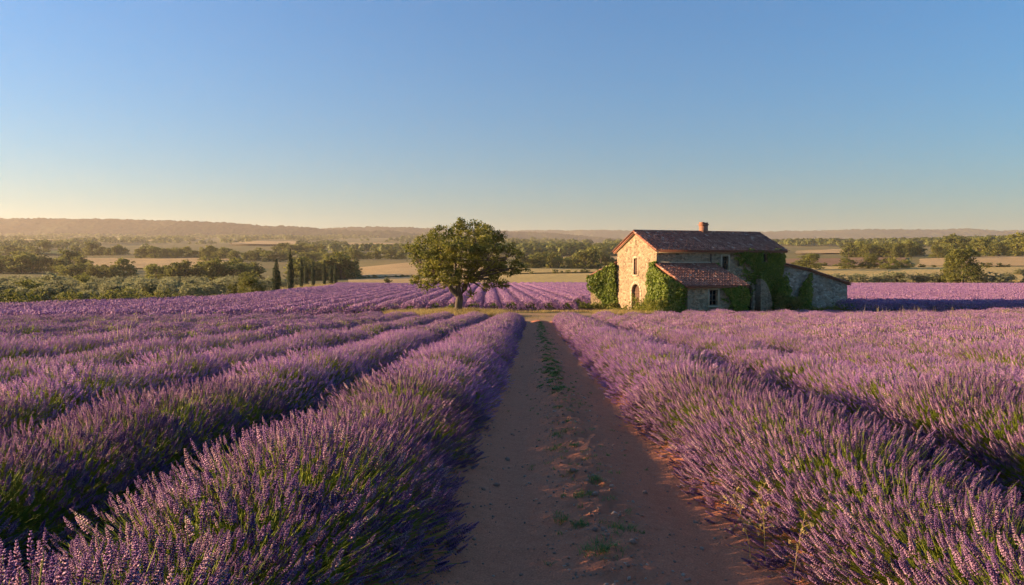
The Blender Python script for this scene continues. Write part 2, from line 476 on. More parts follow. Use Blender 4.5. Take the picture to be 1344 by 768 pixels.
drape('field', [at(1040, 560), at(1130, 600), at(1130, 800), at(1040, 740)], M['ochre'], .8)
drape('field', [at(-20, 640), at(140, 640), at(160, 820), at(-20, 820)], M['greenfield'], .7)

# far wooded ridges
def ridge(prof, Y0, depth, nx, ny, seed, bumpy, cell):
    px = np.array([p[0] for p in prof], float); py = np.array([p[1] for p in prof], float)
    t = (np.linspace(px[0], px[-1], nx) - 700) / 1000
    crest = np.interp((t * 1000 + 700), px, 1.6 + (350 - py) / 1000 * Y0)
    crest = crest + (fbm(t * 22, t * 0, seed) - .5) * 9
    d = np.linspace(-1, 1, ny)[:, None]
    X = t[None, :] * Y0 + 0 * d
    Y = Y0 + d * depth + (fbm(X / 500, X * 0 + seed, seed + 9) - .5) * depth * .5
    shp = np.where(d < 0, 1 - (-d) ** 1.5, 1 - d ** 2 * .7)
    base = 40 * Y0 / 3000
    gul = (fbm(X / 260, d * 1.2 + 0 * X, seed + 4, 4) - .5) * 46 * (1 - np.abs(d)) * np.clip(-d * 4, 0, 1)
    Z = base + (crest[None, :] - base) * shp + gul
    Z = Z + (vnoise(X / cell, Y / cell, seed + 2) ** 2) * bumpy + (vnoise(X / cell * 2.1, Y / cell * 2.1, seed + 3)) * bumpy * .4 - bumpy * .6
    return gridmesh2('hills', X, Y, Z, M['forest'])
tag(link('hills', ridge([(-350, 290), (0, 287), (100, 288), (220, 290), (300, 293), (360, 297), (430, 301), (520, 306), (620, 316), (700, 326)], 3100, 520, 900, 150, 11, 9, 11)), kind='structure')
tag(link('hills', ridge([(250, 312), (400, 302), (470, 298), (540, 299), (600, 302), (680, 305), (760, 309), (860, 318)], 3900, 600, 700, 110, 31, 9, 12)), kind='structure')
tag(link('hills', ridge([(540, 312), (640, 304), (700, 303), (800, 304), (900, 306), (985, 306), (1060, 304), (1120, 303), (1180, 303.5), (1250, 301.5), (1300, 304), (1400, 303), (1600, 300), (1800, 303)], 5600, 900, 900, 110, 51, 12, 18)), kind='structure')

# ------------------------------------------------------------------ lavender
def spike_template(lod):
    v = []; f = []
    if lod == 0:
        r0 = random.Random(3)
        whorls = [(.0, .8), (.17, 1.0), (.3, 1.05), (.42, 1.0), (.54, .92), (.65, .8), (.76, .66), (.87, .5), (.96, .3)]
        for k, (z, s) in enumerate(whorls):
            for j in range(6):
                a = 2 * math.pi * (j + .5 * (k % 2)) / 6 + r0.uniform(-.2, .2)
                ca, sa = math.cos(a), math.sin(a)
                rr = .085 * s * r0.uniform(.8, 1.25); zz = z + r0.uniform(-.02, .02); wd = .05 * s
                n = len(v)
                v += [(ca * .012, sa * .012, zz - .02), (ca * rr * .7 - sa * wd, sa * rr * .7 + ca * wd, zz + .035),
                      (ca * rr * .7 + sa * wd, sa * rr * .7 - ca * wd, zz + .035), (ca * rr * 1.15, sa * rr * 1.15, zz + .075)]
                f += [(n, n + 2, n + 1), (n + 1, n + 2, n + 3), (n, n + 1, n + 3), (n, n + 3, n + 2)]
    elif lod == 1:
        for k, (z, s) in enumerate([(.0, .8), (.22, 1.05), (.42, 1), (.62, .85), (.82, .55)]):
            for j in range(4):
                a = 2 * math.pi * (j + .5 * (k % 2)) / 4; ca, sa = math.cos(a), math.sin(a)
                n = len(v)
                v += [(ca * .012, sa * .012, z - .03), (ca * .075 * s - sa * .065 * s, sa * .075 * s + ca * .065 * s, z + .05),
                      (ca * .075 * s + sa * .065 * s, sa * .075 * s - ca * .065 * s, z + .05), (ca * .09 * s, sa * .09 * s, z + .13)]
                f += [(n, n + 2, n + 1), (n + 1, n + 2, n + 3)]
    else:
        for k, (z0, z1, z2, s) in enumerate([(0, .28, .6, 1), (.42, .62, 1.0, .75)]):
            n = len(v)
            v += [(0, 0, z0)] + [(math.cos(a + k) * .1 * s, math.sin(a + k) * .1 * s, z1) for a in (0, 2.094, 4.189)] + [(0, 0, z2)]
            for j in range(3):
                p, q = n + 1 + j, n + 1 + (j + 1) % 3
                f += [(n, q, p), (p, q, n + 4)]
    return np.array(v), np.array(f)
SPK = [spike_template(k) for k in range(3)]

def lavender(seed, n, lod, L, hw, ht, flen, swid, fwid, nleaf, lump=.75):
    """one bush (or one length of a row): returns meshes (green, flowers). The row runs along Y."""
    global rng
    rng = np.random.default_rng(seed)
    y = rng.uniform(-L / 2, L / 2, n)
    a = rng.uniform(-1, 1, n); phi = np.sign(a) * np.abs(a) ** .92 * 1.52
    # dome with full shoulders
    c, s = np.cos(phi), np.sin(phi)
    rr = (np.abs(c) ** 2.15 + np.abs(s) ** 2.15) ** (-1 / 2.15)
    depth = 1 - .30 * rng.random(n) ** 2.2 + rng.normal(0, .035, n)
    patch = fbm(phi * 1.6 + seed * 3.1, y * 1.6 + seed, seed, 3)
    keep = rng.random(n) < np.clip(1.2 - 4.2 * np.clip(patch - .50, 0, 1), .22, 1)
    edge = np.sqrt(np.clip(1 - (y / (L * lump)) ** 2, .05, 1)) if lump < 50 else 1
    und = .93 + .16 * fbm(phi * 1.1 + seed, y * 1.3, seed + 5, 2)
    k = rr * depth * edge * und
    tip = np.stack([hw * s * k + rng.normal(0, .03, n), y * (1.04 + .14 * (1 - c)), np.maximum(ht * c * k, .02) + .05 + rng.normal(0, .02, n)], 1)
    if lump < 50: tip[:, 1] += rng.normal(0, .05, n) + y * .18
    base = np.stack([hw * .16 * s + rng.normal(0, .05, n), y * .62 + rng.normal(0, .04, n), np.full(n, .06)], 1)
    ax = nrm(tip - base); ax[:, 2] += .38 + .14 * rng.normal(0, 1, n); ax[:, :2] += rng.normal(0, .17, (n, 2)); ax = nrm(ax)
    ln = flen * rng.uniform(.5, 1.35, n) * np.where(rng.random(n) < .07, .6, 1)
    fb = tip - ax * ln[:, None]
    tint_s = np.clip(.5 + .2 * rng.normal(0, 1, n), 0, 1)
    G = Geo(); F = Geo()
    ki = np.nonzero(keep)[0]
    tv, tf = SPK[lod]
    tt = np.clip(.48 + .24 * rng.normal(0, 1, n) + .35 * (patch - .5), 0, 1)
    if lod == 0:
        # buds of one spike differ: scatter, then jitter the tint bud by bud
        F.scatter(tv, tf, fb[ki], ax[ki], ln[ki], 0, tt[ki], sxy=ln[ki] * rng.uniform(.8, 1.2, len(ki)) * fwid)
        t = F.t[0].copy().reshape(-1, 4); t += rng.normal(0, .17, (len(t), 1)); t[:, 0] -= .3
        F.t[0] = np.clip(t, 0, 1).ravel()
    else:
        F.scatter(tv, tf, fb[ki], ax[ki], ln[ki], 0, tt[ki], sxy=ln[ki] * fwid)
    # stems: from the flower down into the bush, bent
    if swid:
        top = fb + ax * (ln * .25)[:, None]
        mid = fb * .55 + base * .45 + np.stack([0 * y, 0 * y, -.02 + .04 * c], 1) - ax * .02
        low = base * .75 + fb * .25
        sd = nrm(np.cross(ax, rng.normal(0, 1, (n, 3)))); s2 = np.cross(ax, sd)
        ring = []
        for P, w in ((low, swid), (mid, swid), (top, swid * .7)):
            for ang in (0, 2.094, 4.189):
                ring.append(P + (sd * math.cos(ang) + s2 * math.sin(ang)) * w)
        v = np.stack(ring, 1).reshape(-1, 3)
        ff = []
        for q in range(2):
            for j in range(3):
                kk = (j + 1) % 3
                ff.append((q * 3 + j, q * 3 + kk, q * 3 + 3 + kk)); ff.append((q * 3 + j, q * 3 + 3 + kk, q * 3 + 3 + j))
        f = (np.array(ff)[None] + (np.arange(n) * 9)[:, None, None]).reshape(-1, 3)
        G.add(v, f, 0, np.repeat(np.clip(tint_s + .1, 0, 1), 9))
    # narrow leaves along the lower stems
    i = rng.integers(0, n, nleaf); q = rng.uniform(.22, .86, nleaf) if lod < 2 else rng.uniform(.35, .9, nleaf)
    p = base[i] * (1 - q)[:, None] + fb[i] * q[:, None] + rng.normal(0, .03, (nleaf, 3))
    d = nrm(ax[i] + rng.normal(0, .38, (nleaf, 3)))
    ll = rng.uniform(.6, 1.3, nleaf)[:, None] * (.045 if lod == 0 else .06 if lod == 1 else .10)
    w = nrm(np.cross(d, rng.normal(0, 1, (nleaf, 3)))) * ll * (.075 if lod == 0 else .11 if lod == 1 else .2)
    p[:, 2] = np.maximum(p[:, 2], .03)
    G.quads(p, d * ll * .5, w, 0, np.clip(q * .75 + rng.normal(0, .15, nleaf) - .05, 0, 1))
    return G.mesh('lavender_foliage', [M['stem']]), F.mesh('lavender_flowers', [M['flower']])

BUSH0 = [lavender(100 + k, 1350, 0, .95, .90, .69, .078, .0018, 1.45, 4200) for k in range(5)]
BUSH1 = [lavender(200 + k, 1250, 1, .95, .90, .69, .08, .0026, 1.5, 2600) for k in range(4)]
BUSH2 = [lavender(300 + k, 1250, 2, .95, .90, .69, .10, .004, 1.3, 900) for k in range(3)]
SECT1 = [lavender(400 + k, 2800, 1, 2.2, .88, .70, .08, .0026, 1.5, 5000, 99) for k in range(3)]
SECT2 = [lavender(500 + k, 2600, 2, 2.2, .88, .70, .10, .004, 1.3, 1800, 99) for k in range(3)]

def y_end(X):   return float(np.interp(X, [-40, -25, -15, -3, 3, 8, 15, 40], [29, 37, 43, 48, 48, 50, 51.5, 55]))
def y_start_far(X): return float(np.interp(X, [-50, -35, -27, -20, -11, -8, 3.9, 4.1, 26, 27, 50], [33, 37, 41, 47, 57, 63.5, 63.5, 75, 77, 61, 61]))
def y_stop_far(X):  return float(np.interp(X, [-50, -43, -38, -31.5, -30.8, -28, 0, 60, 115, 150], [46, 56, 66, 80, 160, 185, 212, 212, 180, 172]))

ROW_STEP = 1.98
rows = [(-1.46 - ROW_STEP * k, 'left', k) for k in range(19)] + [(2.22 if k == 0 else 2.42 + ROW_STEP * k, 'right', k) for k in range(18)]
ORD = ['first', 'second', 'third', 'fourth', 'fifth', 'sixth', 'seventh', 'eighth', 'ninth', 'tenth', 'eleventh', 'twelfth', 'thirteenth', 'fourteenth', 'fifteenth', 'sixteenth', 'seventeenth', 'eighteenth', 'nineteenth']
rr_ = random.Random(5)
for X, side, k in rows:
    if k == 0:
        lab = 'thick purple lavender row bordering the dirt track on its %s side' % side
    else:
        lab = '%s lavender row to the %s of the dirt track in the near field' % (ORD[k], side)
    ymin = max(.7, abs(X) / .80 - 4)
    ymax = y_end(X)
    if ymin > ymax - 3: continue
    root = tag(link('lavender_row', None, None, (X, ymin, hz(X, ymin))), lab, 'lavender row', 'lavender rows of the near field')
    near = k < 3
    step = .82 if near else 2.0
    y = ymin + step / 2
    cnt = 0
    while y < ymax:
        if near:
            ln = math.hypot(y, X)
            lib = BUSH0 if ln < 9.5 else BUSH1 if ln < 24 else BUSH2
        else:
            lib = SECT1 if math.hypot(y, X) < 20 else SECT2
        g, fl = rr_.choice(lib)
        sg = rr_.choice((1, -1)); s = rr_.uniform(.92, 1.08)
        x0 = rr_.uniform(-.05, .05) - (.07 if k == 0 and side == 'right' else 0)
        zl = hz(X, y) - hz(X, ymin)
        b = link('lavender_bush', g, root, (x0, y - ymin, zl + .01), 0 if sg > 0 else math.pi, (s * (1.08 if k == 0 else .90), s * rr_.choice((1, -1)), s * rr_.uniform(.9, 1.08)))
        link('flower_spikes', fl, b)
        y += step * rr_.uniform(.93, 1.07); cnt += 1

# far field beyond the crossing path: one mesh per row, cut from three long patterns
def far_row_pattern(seed):
    r = np.random.default_rng(seed)
    L = 185.0; n = int(L * 115)
    y = np.sort(r.uniform(0, L, n)) 
    a = r.uniform(-1, 1, n); ph = np.sign(a) * np.abs(a) ** .9 * 1.5
    k = 1 - .2 * r.random(n) ** 2 + r.normal(0, .04, n)
    k *= .9 + .22 * fbm(y * .9, y * 0 + seed, seed, 3)
    c, s = np.cos(ph), np.sin(ph); sup = (np.abs(c) ** 2.6 + np.abs(s) ** 2.6) ** (-1 / 2.6)
    P = np.stack([.66 * s * sup * k, y, .70 * c * sup * k + .04], 1)
    A = nrm(np.stack([s * .7 + r.normal(0, .2, n), r.normal(0, .25, n), c * .8 + .45], 1))
    return y, P, A, np.clip(.5 + .18 * r.normal(0, 1, n), 0, 1)
FARP = [far_row_pattern(600 + k) for k in range(3)]
tv_s = np.array([(0, 0, -.1)] + [(math.cos(a) * .27, math.sin(a) * .27, .35) for a in (0, 2.094, 4.189)] + [(0, 0, 1.0)])
tf_s = np.array([(1, 2, 4), (2, 3, 4), (3, 1, 4), (0, 2, 1), (0, 3, 2), (0, 1, 3)])
FSTEP = 1.62
SK = -.057
x0 = -52.0; kfar = 0
while x0 < 140:
    segs_ = [(y_start_far(x0), y_stop_far(x0))]
    if -43 < x0 < -31: segs_.append((float(np.interp(x0, [-43, -39, -33.5, -31], [166, 150, 114, 88])), float(np.interp(x0, [-43, -31], [178, 184]))))
    for ys_, ye_ in segs_:
        vis = (x0 > -.80 * ye_ - 4) and (x0 < .72 * ye_ + 4)
        if ye_ - ys_ > 4 and vis:
            y0 = max(ys_, x0 / .72 - 3 if x0 > 0 else ys_)
            Ly = ye_ - y0 + rr_.uniform(-.4, .4)
            yy, P, A, T = FARP[kfar % 3]
            off = rr_.uniform(0, max(.01, 184 - Ly)) if Ly < 184 else 0
            m_ = (yy >= off) & (yy < off + Ly)
            pos = P[m_].copy(); pos[:, 1] -= off
            dist = y0 + pos[:, 1]
            rng = np.random.default_rng(kfar + 9)
            thin = rng.random(len(pos)) < np.clip(95 / dist, .42, 1)
            pos = pos[thin]; ax = A[m_][thin]; tt = T[m_][thin]
            if kfar % 2: pos[:, 0] *= -1; ax = ax * np.array([[-1, 1, 1]])
            dist = y0 + pos[:, 1]
            cap = np.sqrt(np.clip(1 - np.clip(1 - pos[:, 1] / .8, 0, 1) ** 2, .04, 1)); pos[:, 2] *= cap; pos[:, 0] *= .4 + .6 * cap
            ax = ax + np.stack([0 * cap, -(1 - cap) * 1.2, 0 * cap], 1)
            pos[:, 0] += SK * (pos[:, 1])
            wx = x0 + pos[:, 0]
            z0 = hz(x0, y0)
            pos[:, 2] += height(wx, dist) - z0
            sz = .14 * np.clip(dist / 95, 1, 1.8) ** .8
            G = Geo()
            G.scatter(tv_s, tf_s, pos, ax, sz * rng.uniform(.75, 1.3, len(pos)), 0, tt)
            # greenery under the flowers
            q = (rng.random(len(pos)) < .5) & (pos[:, 1] > 5)
            p2 = pos[q].copy(); gz = height(wx[q], dist[q]) - z0
            p2[:, 2] = gz + (p2[:, 2] - gz) * .6; p2[:, 0] = (p2[:, 0] - SK * p2[:, 1]) * .8 + SK * p2[:, 1]
            d = nrm(ax[q] + rng.normal(0, .5, (q.sum(), 3)))
            w = nrm(np.cross(d, rng.normal(0, 1, d.shape)))
            G.quads(p2, d * .17, w * .07, 1, rng.uniform(.1, .7, q.sum()))
            me = G.mesh('far_lavender', [M['flower'], M['stem']])
            o = link('lavender_row', me, None, (x0, y0, z0))
            if x0 < -8: lab = 'slender lavender row of the far field, left of the lone spreading tree'
            elif x0 < 9: lab = 'slender lavender row of the far field, between the lone tree and farmhouse'
            elif x0 < 26: lab = 'slender lavender row of the far field, behind the stone farmhouse'
            else: lab = 'slender lavender row of the far field, right of the grey stone shed'
            tag(o, lab, 'lavender row', 'rows of the far field ' + ('left of the tree' if x0 < -8 else 'between tree and house' if x0 < 9 else 'behind the house' if x0 < 26 else 'right of the shed'))
            kfar += 1
    x0 += FSTEP


# ------------------------------------------------------------------ the dirt track
tx = np.arange(-1.02, 2.05, .03)
ty = [.8]
while ty[-1] < 49.5: ty.append(ty[-1] + .022 + .0036 * ty[-1])
ty = np.array(ty)
def track_h(X, Y):
    m = .42 + .05 * np.sin(Y * .21)
    dx = X - m
    rut = -.075 * np.exp(-((np.abs(dx) - .62) / .27) ** 2)
    hump = .03 * np.exp(-(dx / .22) ** 2)
    rough = np.clip(np.exp(-(dx / .3) ** 2) + np.clip((np.abs(dx) - .85) / .25, 0, 1.3), 0, 1.4)
    clod = (fbm(X * 9, Y * 9, 71, 4) - .5) * .085 * (rough * .9 + .14) + (fbm(X * 26, Y * 26, 75, 3) - .5) * .034 * (rough + .32)
    und = (fbm(X * 1.3, Y * .6, 73, 3) - .5) * .05
    edge = .05 * np.clip((np.abs(dx) - .9) / .4, 0, 1)
    return height(X, Y) + .115 + rut + hump + clod + und + edge
tm = gridmesh('dirt_track', tx, ty, track_h, M['track'])
TXg, TYg = np.meshgrid(tx, ty)
dxg = TXg - (.42 + .05 * np.sin(TYg * .21))
tg = np.clip(np.exp(-(dxg / .27) ** 2) + np.clip((np.abs(dxg) - .88) / .2, 0, 1), 0, 1) * np.clip(.25 + 1.5 * (fbm(TXg * 3, TYg * 1.5, 88, 4) - .25), 0, 1)
at_ = tm.attributes.new('tint', 'FLOAT', 'POINT'); at_.data.foreach_set('value', np.ascontiguousarray(tg.ravel(), np.float32))
tag(link('dirt_track', tm), kind='structure')

ico = np.array([(0, 0, 1), (.9, 0, .2), (.28, .85, .15), (-.72, .5, .2), (-.72, -.5, .15), (.28, -.85, .2), (.4, .3, -.7), (-.4, .3, -.7), (0, -.5, -.7)])
icof = np.array([(0, 1, 2), (0, 2, 3), (0, 3, 4), (0, 4, 5), (0, 5, 1), (1, 6, 2), (2, 7, 3), (2, 6, 7), (3, 7, 4), (4, 8, 5), (4, 7, 8), (5, 8, 1), (1, 8, 6), (6, 8, 7)])
rng = np.random.default_rng(41)
G = Geo()
n = 15000
py_ = 2.5 + rng.random(n) ** 1.7 * 40
w_ = rng.random(n)
px_ = np.where(w_ < .42, .42 + rng.normal(0, .24, n), np.where(w_ < .62, -.62 + rng.normal(0, .18, n), np.where(w_ < .9, 1.55 + rng.normal(0, .2, n), rng.uniform(-.9, 1.8, n))))
sz_ = .004 + .012 * rng.random(n) ** 4 + .02 * (rng.random(n) < .02)
pz_ = track_h(px_, py_) + sz_ * .15
G.scatter(ico, icof, np.stack([px_, py_, pz_], 1), nrm(rng.normal(0, .4, (n, 3)) + np.array([[0, 0, 1]])), sz_ * rng.uniform(.5, .9, n), 0, np.clip(.25 + .75 * rng.random(n) ** 1.5, 0, 1), sxy=sz_ * rng.uniform(.8, 1.3, n))
tag(link('pebbles', G.mesh('pebbles', [M['rock']], True)), 'loose reddish clods and pebbles strewn over the dirt track', 'pebbles', kind='stuff')

def blades(G, bx, by, bz, hgt, spread, wid, m=0, tint=None, bend=.5):
    """curved grass blades, two segments each"""
    n = len(bx)
    az = rng.uniform(0, 2 * np.pi, n); ln = np.broadcast_to(hgt, (n,)) * rng.uniform(.55, 1.2, n)
    d = np.stack([np.cos(az), np.sin(az), 0 * az], 1); sd = np.stack([-np.sin(az), np.cos(az), 0 * az], 1)
    lean = rng.uniform(.1, 1, n) * spread
    b = np.stack([bx, by, bz], 1)
    mid = b + d * (lean * ln * .4)[:, None] + np.array([[0, 0, 1]]) * (ln * .6)[:, None]
    tip = b + d * (lean * ln * (1 + bend))[:, None] + np.array([[0, 0, 1]]) * (ln * (1 - .35 * lean * bend))[:, None]
    w = np.broadcast_to(wid, (n,))[:, None]
    v = np.stack([b - sd * w, b + sd * w, mid - sd * w * .8, mid + sd * w * .8, tip], 1).reshape(-1, 3)
    f = (np.array([(0, 1, 3), (0, 3, 2), (2, 3, 4)])[None] + (np.arange(n) * 5)[:, None, None]).reshape(-1, 3)
    t = rng.uniform(.1, .9, n) if tint is None else tint
    G.add(v, f, m, np.repeat(t, 5))

# green tufts down the middle of the track
G = Geo()
spots = [(.40, 4.35, 1.5, .22), (.55, 4.75, 1., .16), (.31, 4.9, .8, .1), (.2, 5.05, .7, .1), (.36, 5.55, 1.2, .13), (.50, 6.0, .9, .10), (.33, 6.4, .5, .08), (.4, 7.5, .8, .09), (.36, 8.4, .7, .12)]
yy = 7.0
while yy < 47:
    spots.append((.40 + rng.normal(0, .12), yy, rng.uniform(.2, .8) * (1 if yy < 12 else 1.3), rng.uniform(.06, .17)))
    yy += rng.uniform(.1, .75) * (1.0 if yy < 11 else .38)
for k in range(160):
    yy = 4.2 + 12 * rng.random(); spots.append((.42 + rng.normal(0, .24), yy, .12, .05))
for (x, y, d_, r_) in spots:
    k = int(110 * d_ * (1 if y < 20 else .6))
    a = rng.uniform(0, 6.283, k); q = r_ * .62 * rng.random(k)
    bx = x + np.cos(a) * q; by = y + np.sin(a) * q * 1.3
    blades(G, bx, by, track_h(bx, by) - .005, .04 * (.7 + .4 * d_), 1.6, .0022 if y < 12 else .005, 0)
tag(link('grass', G.mesh('grass', [M['turf']])), 'sparse green grass tufts down the middle of the dirt track', 'grass', kind='stuff')

# dry golden grass: around the tree and house, along the cypress strip, orchard floor
G = Geo()
def grass_patch(n, poly_fn, hgt, wid, thresh=.0, tint=(.1, .95)):
    x, y = poly_fn(n)
    k = fbm(x * .5, y * .5, 91, 3) > thresh
    x, y = x[k], y[k]
    blades(G, x, y, height(x, y) + .02, hgt, .7, wid, 0, rng.uniform(tint[0], tint[1], len(x)))
def ell(cx, cy_, rx, ry):
    def f(n):
        a = rng.uniform(0, 6.283, n); q = np.sqrt(rng.random(n)); return cx + rx * q * np.cos(a), cy_ + ry * q * np.sin(a)
    return f
def rect(xa, xb, ya, yb):
    return lambda n: (rng.uniform(xa, xb, n), rng.uniform(ya, yb, n))
grass_patch(7500, ell(-6.3, 55.5, 4.6, 3.4), .55, .014)
grass_patch(2600, ell(-5.6, 56.6, 1.6, 1.5), .6, .014)
grass_patch(1800, rect(-13, 0, 60.5, 63.5), .24, .012, .45)
grass_patch(2600, rect(0, 9, 60.5, 63.5), .16, .012, .45)
grass_patch(3000, rect(-2.5, 9, 51, 57), .12, .010, .52)
grass_patch(4200, ell(8.0, 59.5, 3.6, 3.0), .30, .012, .4)
grass_patch(2200, ell(21, 58.5, 8, 2.2), .26, .012, .46)
def strip(n):
    y = 62 + 130 * rng.random(n) ** 1.2
    xl = np.interp(y, [46, 56, 66, 80, 86, 114, 150, 185], [-50, -43, -38, -32.5, -31.5, -34, -39.5, -43])
    return xl - rng.uniform(0, 7, n) - (y > 150) * 2, y
grass_patch(9000, strip, .5, .03, .35)
def orch(n):
    y = 70 + 140 * rng.random(n); return -.72 * y + rng.random(n) * (.72 * y - 44), y
grass_patch(9000, orch, .5, .04, .5, (0, .7))
grass_patch(9000, lambda n: (rng.uniform(40, 165, n), rng.uniform(206, 226, n)), .7, .07, .35)
for k in range(46):
    x = rng.uniform(9, 36) if k < 36 else rng.uniform(-30, -8); y = abs(x) / .62 + rng.uniform(0, 14)
    if y > y_end(x): continue
    m_ = 5
    blades(G, x + rng.normal(0, .08, m_), y + rng.normal(0, .08, m_), np.full(m_, hz(x, y)) + .3, .85, .25, .008, 0, rng.uniform(.5, 1, m_), .2)
tag(link('dry_grass', G.mesh('dry_grass', [M['drygrass']])), 'sun-bleached golden grass round the tree, the farmhouse and the field margins', 'dry grass', kind='stuff')

# ------------------------------------------------------------------ trees
def crown_geo(G, blobs, n, size, m=0, asp=.55, drop=.0, clump=.0, inner=.25):
    """leaf-sized faces through the volume of many overlapping blobs: (cx,cy,cz,rx,ry,rz)"""
    b = np.array(blobs, float)
    wgt = b[:, 3] * b[:, 5] + b[:, 3] * b[:, 4]; wgt = wgt / wgt.sum()
    nc = n if not clump else max(12, n // 16)
    i = rng.choice(len(b), nc, p=wgt)
    d = nrm(rng.normal(0, 1, (nc, 3)))
    q = np.where(rng.random(nc) < inner, rng.uniform(.2, .8, nc), 1 - np.abs(rng.normal(0, .12, nc)))
    p = b[i, :3] + d * q[:, None] * b[i, 3:]
    t = .42 + rng.uniform(-.13, .13, len(b))[i]
    if clump:
        k = rng.integers(0, nc, n)
        t = (t + rng.normal(0, .1, nc))[k]
        e = rng.normal(0, 1, (n, 3)) * np.array([1, 1, .75])
        p = p[k] + e * clump * rng.uniform(.5, 1.1, nc)[k][:, None] * .55; d = nrm(d[k] + .6 * e)
    u_ = nrm(rng.normal(0, 1, (n, 3)) + d * .35 + np.array([[0, 0, -drop]]))
    w_ = nrm(np.cross(u_, d + rng.normal(0, .45, (n, 3))))
    s = size * rng.uniform(.6, 1.35, n)[:, None]
    G.quads(p, u_ * s * .5, w_ * s * .5 * asp, m, np.clip(t + .12 * rng.normal(0, 1, n), 0, 1))

def tree_lib(seed, kind):
    """unit tree, 1 m high (crown width about wr): returns crown and trunk meshes"""
    global rng
    rng = np.random.default_rng(seed); r = random.Random(seed)
    G = Geo(); T = Geo()
    blobs = []
    if kind == 'cypress':
        for k in range(9):
            z = .08 + .88 * k / 9
            rad = .105 * math.sin(math.pi * min(1, (z * .9 + .12))) ** .7 * (1.1 - .45 * z)
            blobs.append((r.uniform(-.012, .012), r.uniform(-.012, .012), z, rad, rad, .12))
        blobs.append((0, 0, .955, .022, .022, .06))
        crown_geo(G, blobs, 3800, .032, asp=.4, drop=-1.6, inner=.15)
        T.tube([(0, 0, -.04), (0, 0, .1), (0, 0, .5)], [.022, .017, .006], 6)
    elif kind == 'olive':
        for k in range(13):
            a = r.uniform(0, 6.28); q = .42 * math.sqrt(r.random())
            blobs.append((q * math.cos(a), q * math.sin(a), r.uniform(.32, .74), r.uniform(.2, .3), r.uniform(.2, .3), r.uniform(.17, .26)))
        for k in range(8):
            a = 6.28 * k / 8 + r.uniform(-.3, .3); blobs.append((.48 * math.cos(a), .48 * math.sin(a), r.uniform(.18, .3), .2, .2, .17))
        crown_geo(G, blobs, 4200, .075, asp=.5, clump=.07, inner=.12)
        for k in range(3):
            a = r.uniform(0, 6.28); T.tube([(0, 0, -.06), (.05 * math.cos(a), .05 * math.sin(a), .2), (.2 * math.cos(a), .2 * math.sin(a), .5)], [.05, .035, .012], 6)
    else:
        nb = {'tree': 16, 'fine': 26, 'bush': 12}[kind]
        for k in range(nb):
            z = r.uniform(.3, .86) if kind != 'bush' else r.uniform(.2, .78)
            prof = math.sqrt(max(.03, 1 - ((z - .5) / .47) ** 2))
            a = r.uniform(0, 6.28); q = .33 * prof * r.random() ** .45
            s = r.uniform(.13, .23) if kind != 'fine' else r.uniform(.10, .19)
            blobs.append((q * math.cos(a), q * math.sin(a), z, s, s, s * .85))
        if True:
            for k in range(9):
                a = 6.28 * k / 9 + r.uniform(-.3, .3); q = .30
                blobs.append((q * math.cos(a), q * math.sin(a), r.uniform(.12, .24), .15, .15, .13))
        nl = {'tree': 2600, 'fine': 9000, 'bush': 3600}[kind]
        crown_geo(G, blobs, nl, {'tree': .07, 'fine': .036, 'bush': .055}[kind], asp=.6, clump={'tree': .085, 'fine': .055, 'bush': .07}[kind])
        T.tube([(0, 0, -.05), (.01, 0, .18), (0, .01, .4), (.0, 0, .62)], [.034, .026, .02, .006], 7, 0)
        for k in range(5):
            a = r.uniform(0, 6.28); T.tube([(.005, 0, .22 + .05 * k), (.12 * math.cos(a), .12 * math.sin(a), .4 + .05 * k), (.26 * math.cos(a), .26 * math.sin(a), .52 + .05 * k)], [.014, .009, .003], 5)
    lm = {'cypress': 'leaf_cypress', 'olive': 'leaf_olive'}.get(kind, 'leaf_green')
    return G.mesh('tree_crown', [M[lm]]), T.mesh('tree_trunk', [M['bark']], True)
LIB = {k: [tree_lib(900 + 20 * j + s, k) for s in range(ns)] for j, (k, ns) in enumerate((('tree', 6), ('fine', 3), ('bush', 4), ('olive', 5), ('cypress', 3)))}
rt = random.Random(77)
def plant(kind, name, X, Y, h, w, label, cat, group=None):
    cr, tr = rt.choice(LIB[kind])
    o = tag(link(name, None, None, (X, Y, hz(X, Y) - .02), rt.uniform(0, 6.28)), label, cat, group)
    wr = {'cypress': .2, 'olive': 1.25, 'tree': .86, 'fine': .86, 'bush': .86}[kind]
    sx = w / wr
    link('crown', cr, o, scale=(sx * rt.uniform(.93, 1.07), sx * rt.uniform(.93, 1.07), h))
    link('trunk', tr, o, scale=(sx if kind != 'cypress' else sx, sx, h))
    return o

for px, Y, h, w, lab in ((360, 108, 5.2, 1.3, 'plump nearest cypress at the front of the cypress line'),
                    (379, 122, 6.9, 1.1, 'tallest pointed cypress, second in the line along the lavender edge'),
                    (393.5, 146, 5.9, .9, 'slim cypress third in the line, behind the tallest one'),
                    (400, 188, 5.2, 1.25, 'pale hazy cypress set back behind the cypress line'),
                    (409, 160, 5.9, .95, 'slim dark cypress midway along the line by the lavender edge'),
                    (424, 178, 6.2, .95, 'slim cypress standing alone before the last pair of the line'),
                    (433, 196, 5.3, 1.5, 'broad soft cypress, one of the pair ending the line'),
                    (439, 184, 6.4, 1.05, 'slim cypress, rightmost of the pair ending the line')):
    x, y = at(px, Y); plant('cypress', 'cypress_tree', x, y, h, w, lab, 'cypress', 'cypresses along the lavender edge')
x, y = at(327, 100); plant('fine', 'round_tree', x, y, 3.5, 3.5, 'round bushy tree left of the nearest cypress', 'tree')
x, y = at(303, 96); plant('bush', 'round_shrub', x, y, 1.95, 2.0, 'small round shrub beside the round bushy tree', 'shrub')
x, y = at(507, 214); plant('bush', 'round_shrub', x, y, 2.4, 2.4, 'small lone shrub at the foot of the ochre field', 'shrub')
